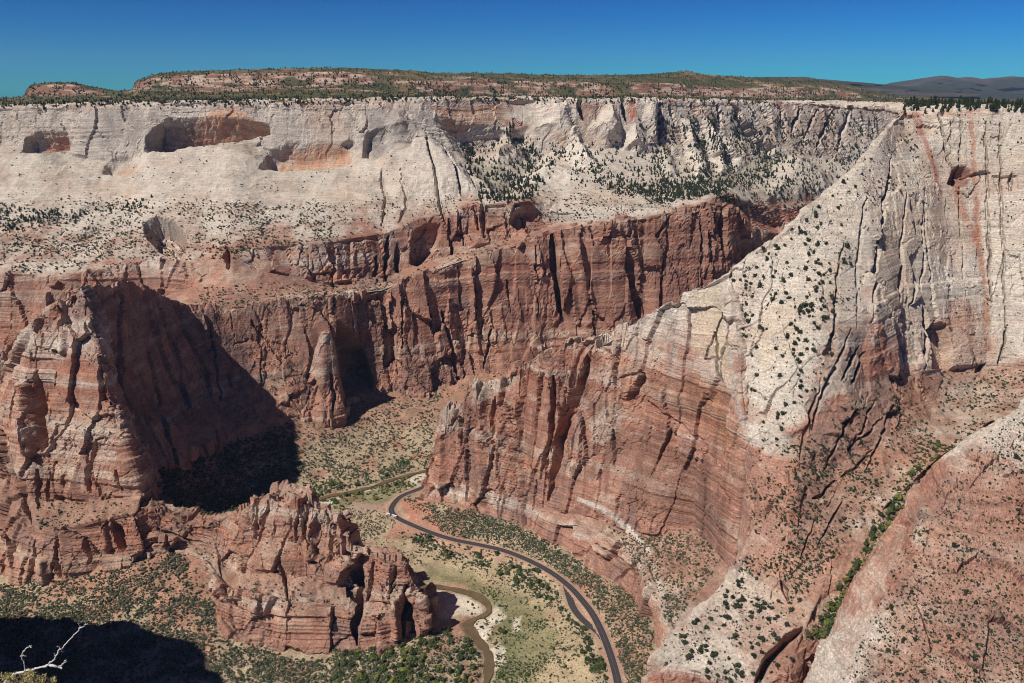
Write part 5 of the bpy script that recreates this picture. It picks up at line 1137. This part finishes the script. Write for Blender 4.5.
sub('branch', [limb([(25.2, 672, 2.0), (24.6, 667, 1.8), (23.6, 662, 1.6), (20.6, 656.6, 1.7), (22.5, 653.5, 1.6), (25, 649.8, 1.5), (29.2, 646.8, 1.4), (32, 645.8, .8)], D + .15, D), limb([(20.4, 656.4, 1.6), (23, 655.6, 1.3), (26.2, 656.6, .8)], D, D), limb([(30, 646.6, .8), (31.8, 647.6, .5)], D, D)], M_BARK)
lrng = np.random.default_rng(21); lv, lf = [], []
for (cx, cy, sx, sy, n) in ((8, 677, 9, 4, 420), (28, 677, 9, 5, 520), (42, 679, 5, 4, 220), (53, 680, 3.5, 4, 150), (20, 684, 26, 5, 700), (30, 671, 5, 2, 110)):
    for _ in range(n):
        c = P(cx + lrng.normal(0, sx * .5), cy + lrng.normal(0, sy * .5), D + .25 + lrng.normal(0, .16)) - np.array(root.location)
        a = lrng.normal(size=3); a /= np.linalg.norm(a); b = np.cross(a, lrng.normal(size=3)); b /= np.linalg.norm(b); l, w = lrng.uniform(.010, .022), lrng.uniform(.006, .011); k = len(lv)
        lv += [tuple(c - a * l), tuple(c + b * w), tuple(c + a * l), tuple(c - b * w)]; lf.append((k, k + 1, k + 2, k + 3))
me = bpy.data.meshes.new('foliage'); me.from_pydata(lv, [], lf); me.materials.append(simple_material('dry_leaves', (0.42, 0.35, 0.16), .5, 1.4, 9.0)); obj('foliage', me, root)
tw = [limb([(10 + 9 * i, 690, 1.2), (9 + 9 * i + lrng.uniform(-3, 3), 683, 1.0), (8 + 9 * i + lrng.uniform(-5, 5), 675, .6)], D + .3, D + .2) for i in range(5)]
sub('twig', tw, M_BARK)
# the ledge it grows on, just under the frame
lc = P(10, 745, D + 1.0); n_ = 46; ax = np.linspace(-1, 1, n_); AX, AY = np.meshgrid(ax, ax); rr = np.maximum(np.abs(AX), np.abs(AY))
L3 = np.stack([lc[0] - 4.5 + AX * 5.0, lc[1] - 3.8 + AY * 4.2, lc[2] - .2 - 14 * sstep(.72, 1.0, rr)], -1)
L3[..., 2] += (fbm(L3 / 1.6, 4, 5) - .5) * .8 - .25; c = rock_colour(L3, np.ones(L3.shape[:2]) * .4, np.full(L3.shape[:2], .9))
tag(obj('viewpoint_ledge', mesh_np('viewpoint_ledge', L3.reshape(-1, 3), grid_faces(n_, n_)[:, ::-1], M_ROCK, c.reshape(-1, 3))), kind='structure')

# ------------------------------------------------------------------ clear desert air: one even box round the whole scene
hb = bpy.data.meshes.new('haze'); x0, x1, y0, y1, z0, z1 = -32000, 32000, -31000, 24000, -760, 900
hb.from_pydata([(x0, y0, z0), (x1, y0, z0), (x1, y1, z0), (x0, y1, z0), (x0, y0, z1), (x1, y0, z1), (x1, y1, z1), (x0, y1, z1)], [], [(0, 3, 2, 1), (4, 5, 6, 7), (0, 1, 5, 4), (1, 2, 6, 5), (2, 3, 7, 6), (3, 0, 4, 7)])
hm = bpy.data.materials.new('desert_air'); hm.use_nodes = True; hn = hm.node_tree; hn.nodes.clear()
ho = hn.nodes.new('ShaderNodeOutputMaterial'); hv = hn.nodes.new('ShaderNodeVolumePrincipled')
hv.inputs['Color'].default_value = (0.50, 0.67, 1.0, 1); hv.inputs['Density'].default_value = 1.6e-5; hv.inputs['Anisotropy'].default_value = 0.0
hn.links.new(hv.outputs[0], ho.inputs['Volume']); hb.materials.append(hm); tag(obj('haze', hb), 'thin blue desert air between the canyon and the far mountains', 'haze', kind='stuff')
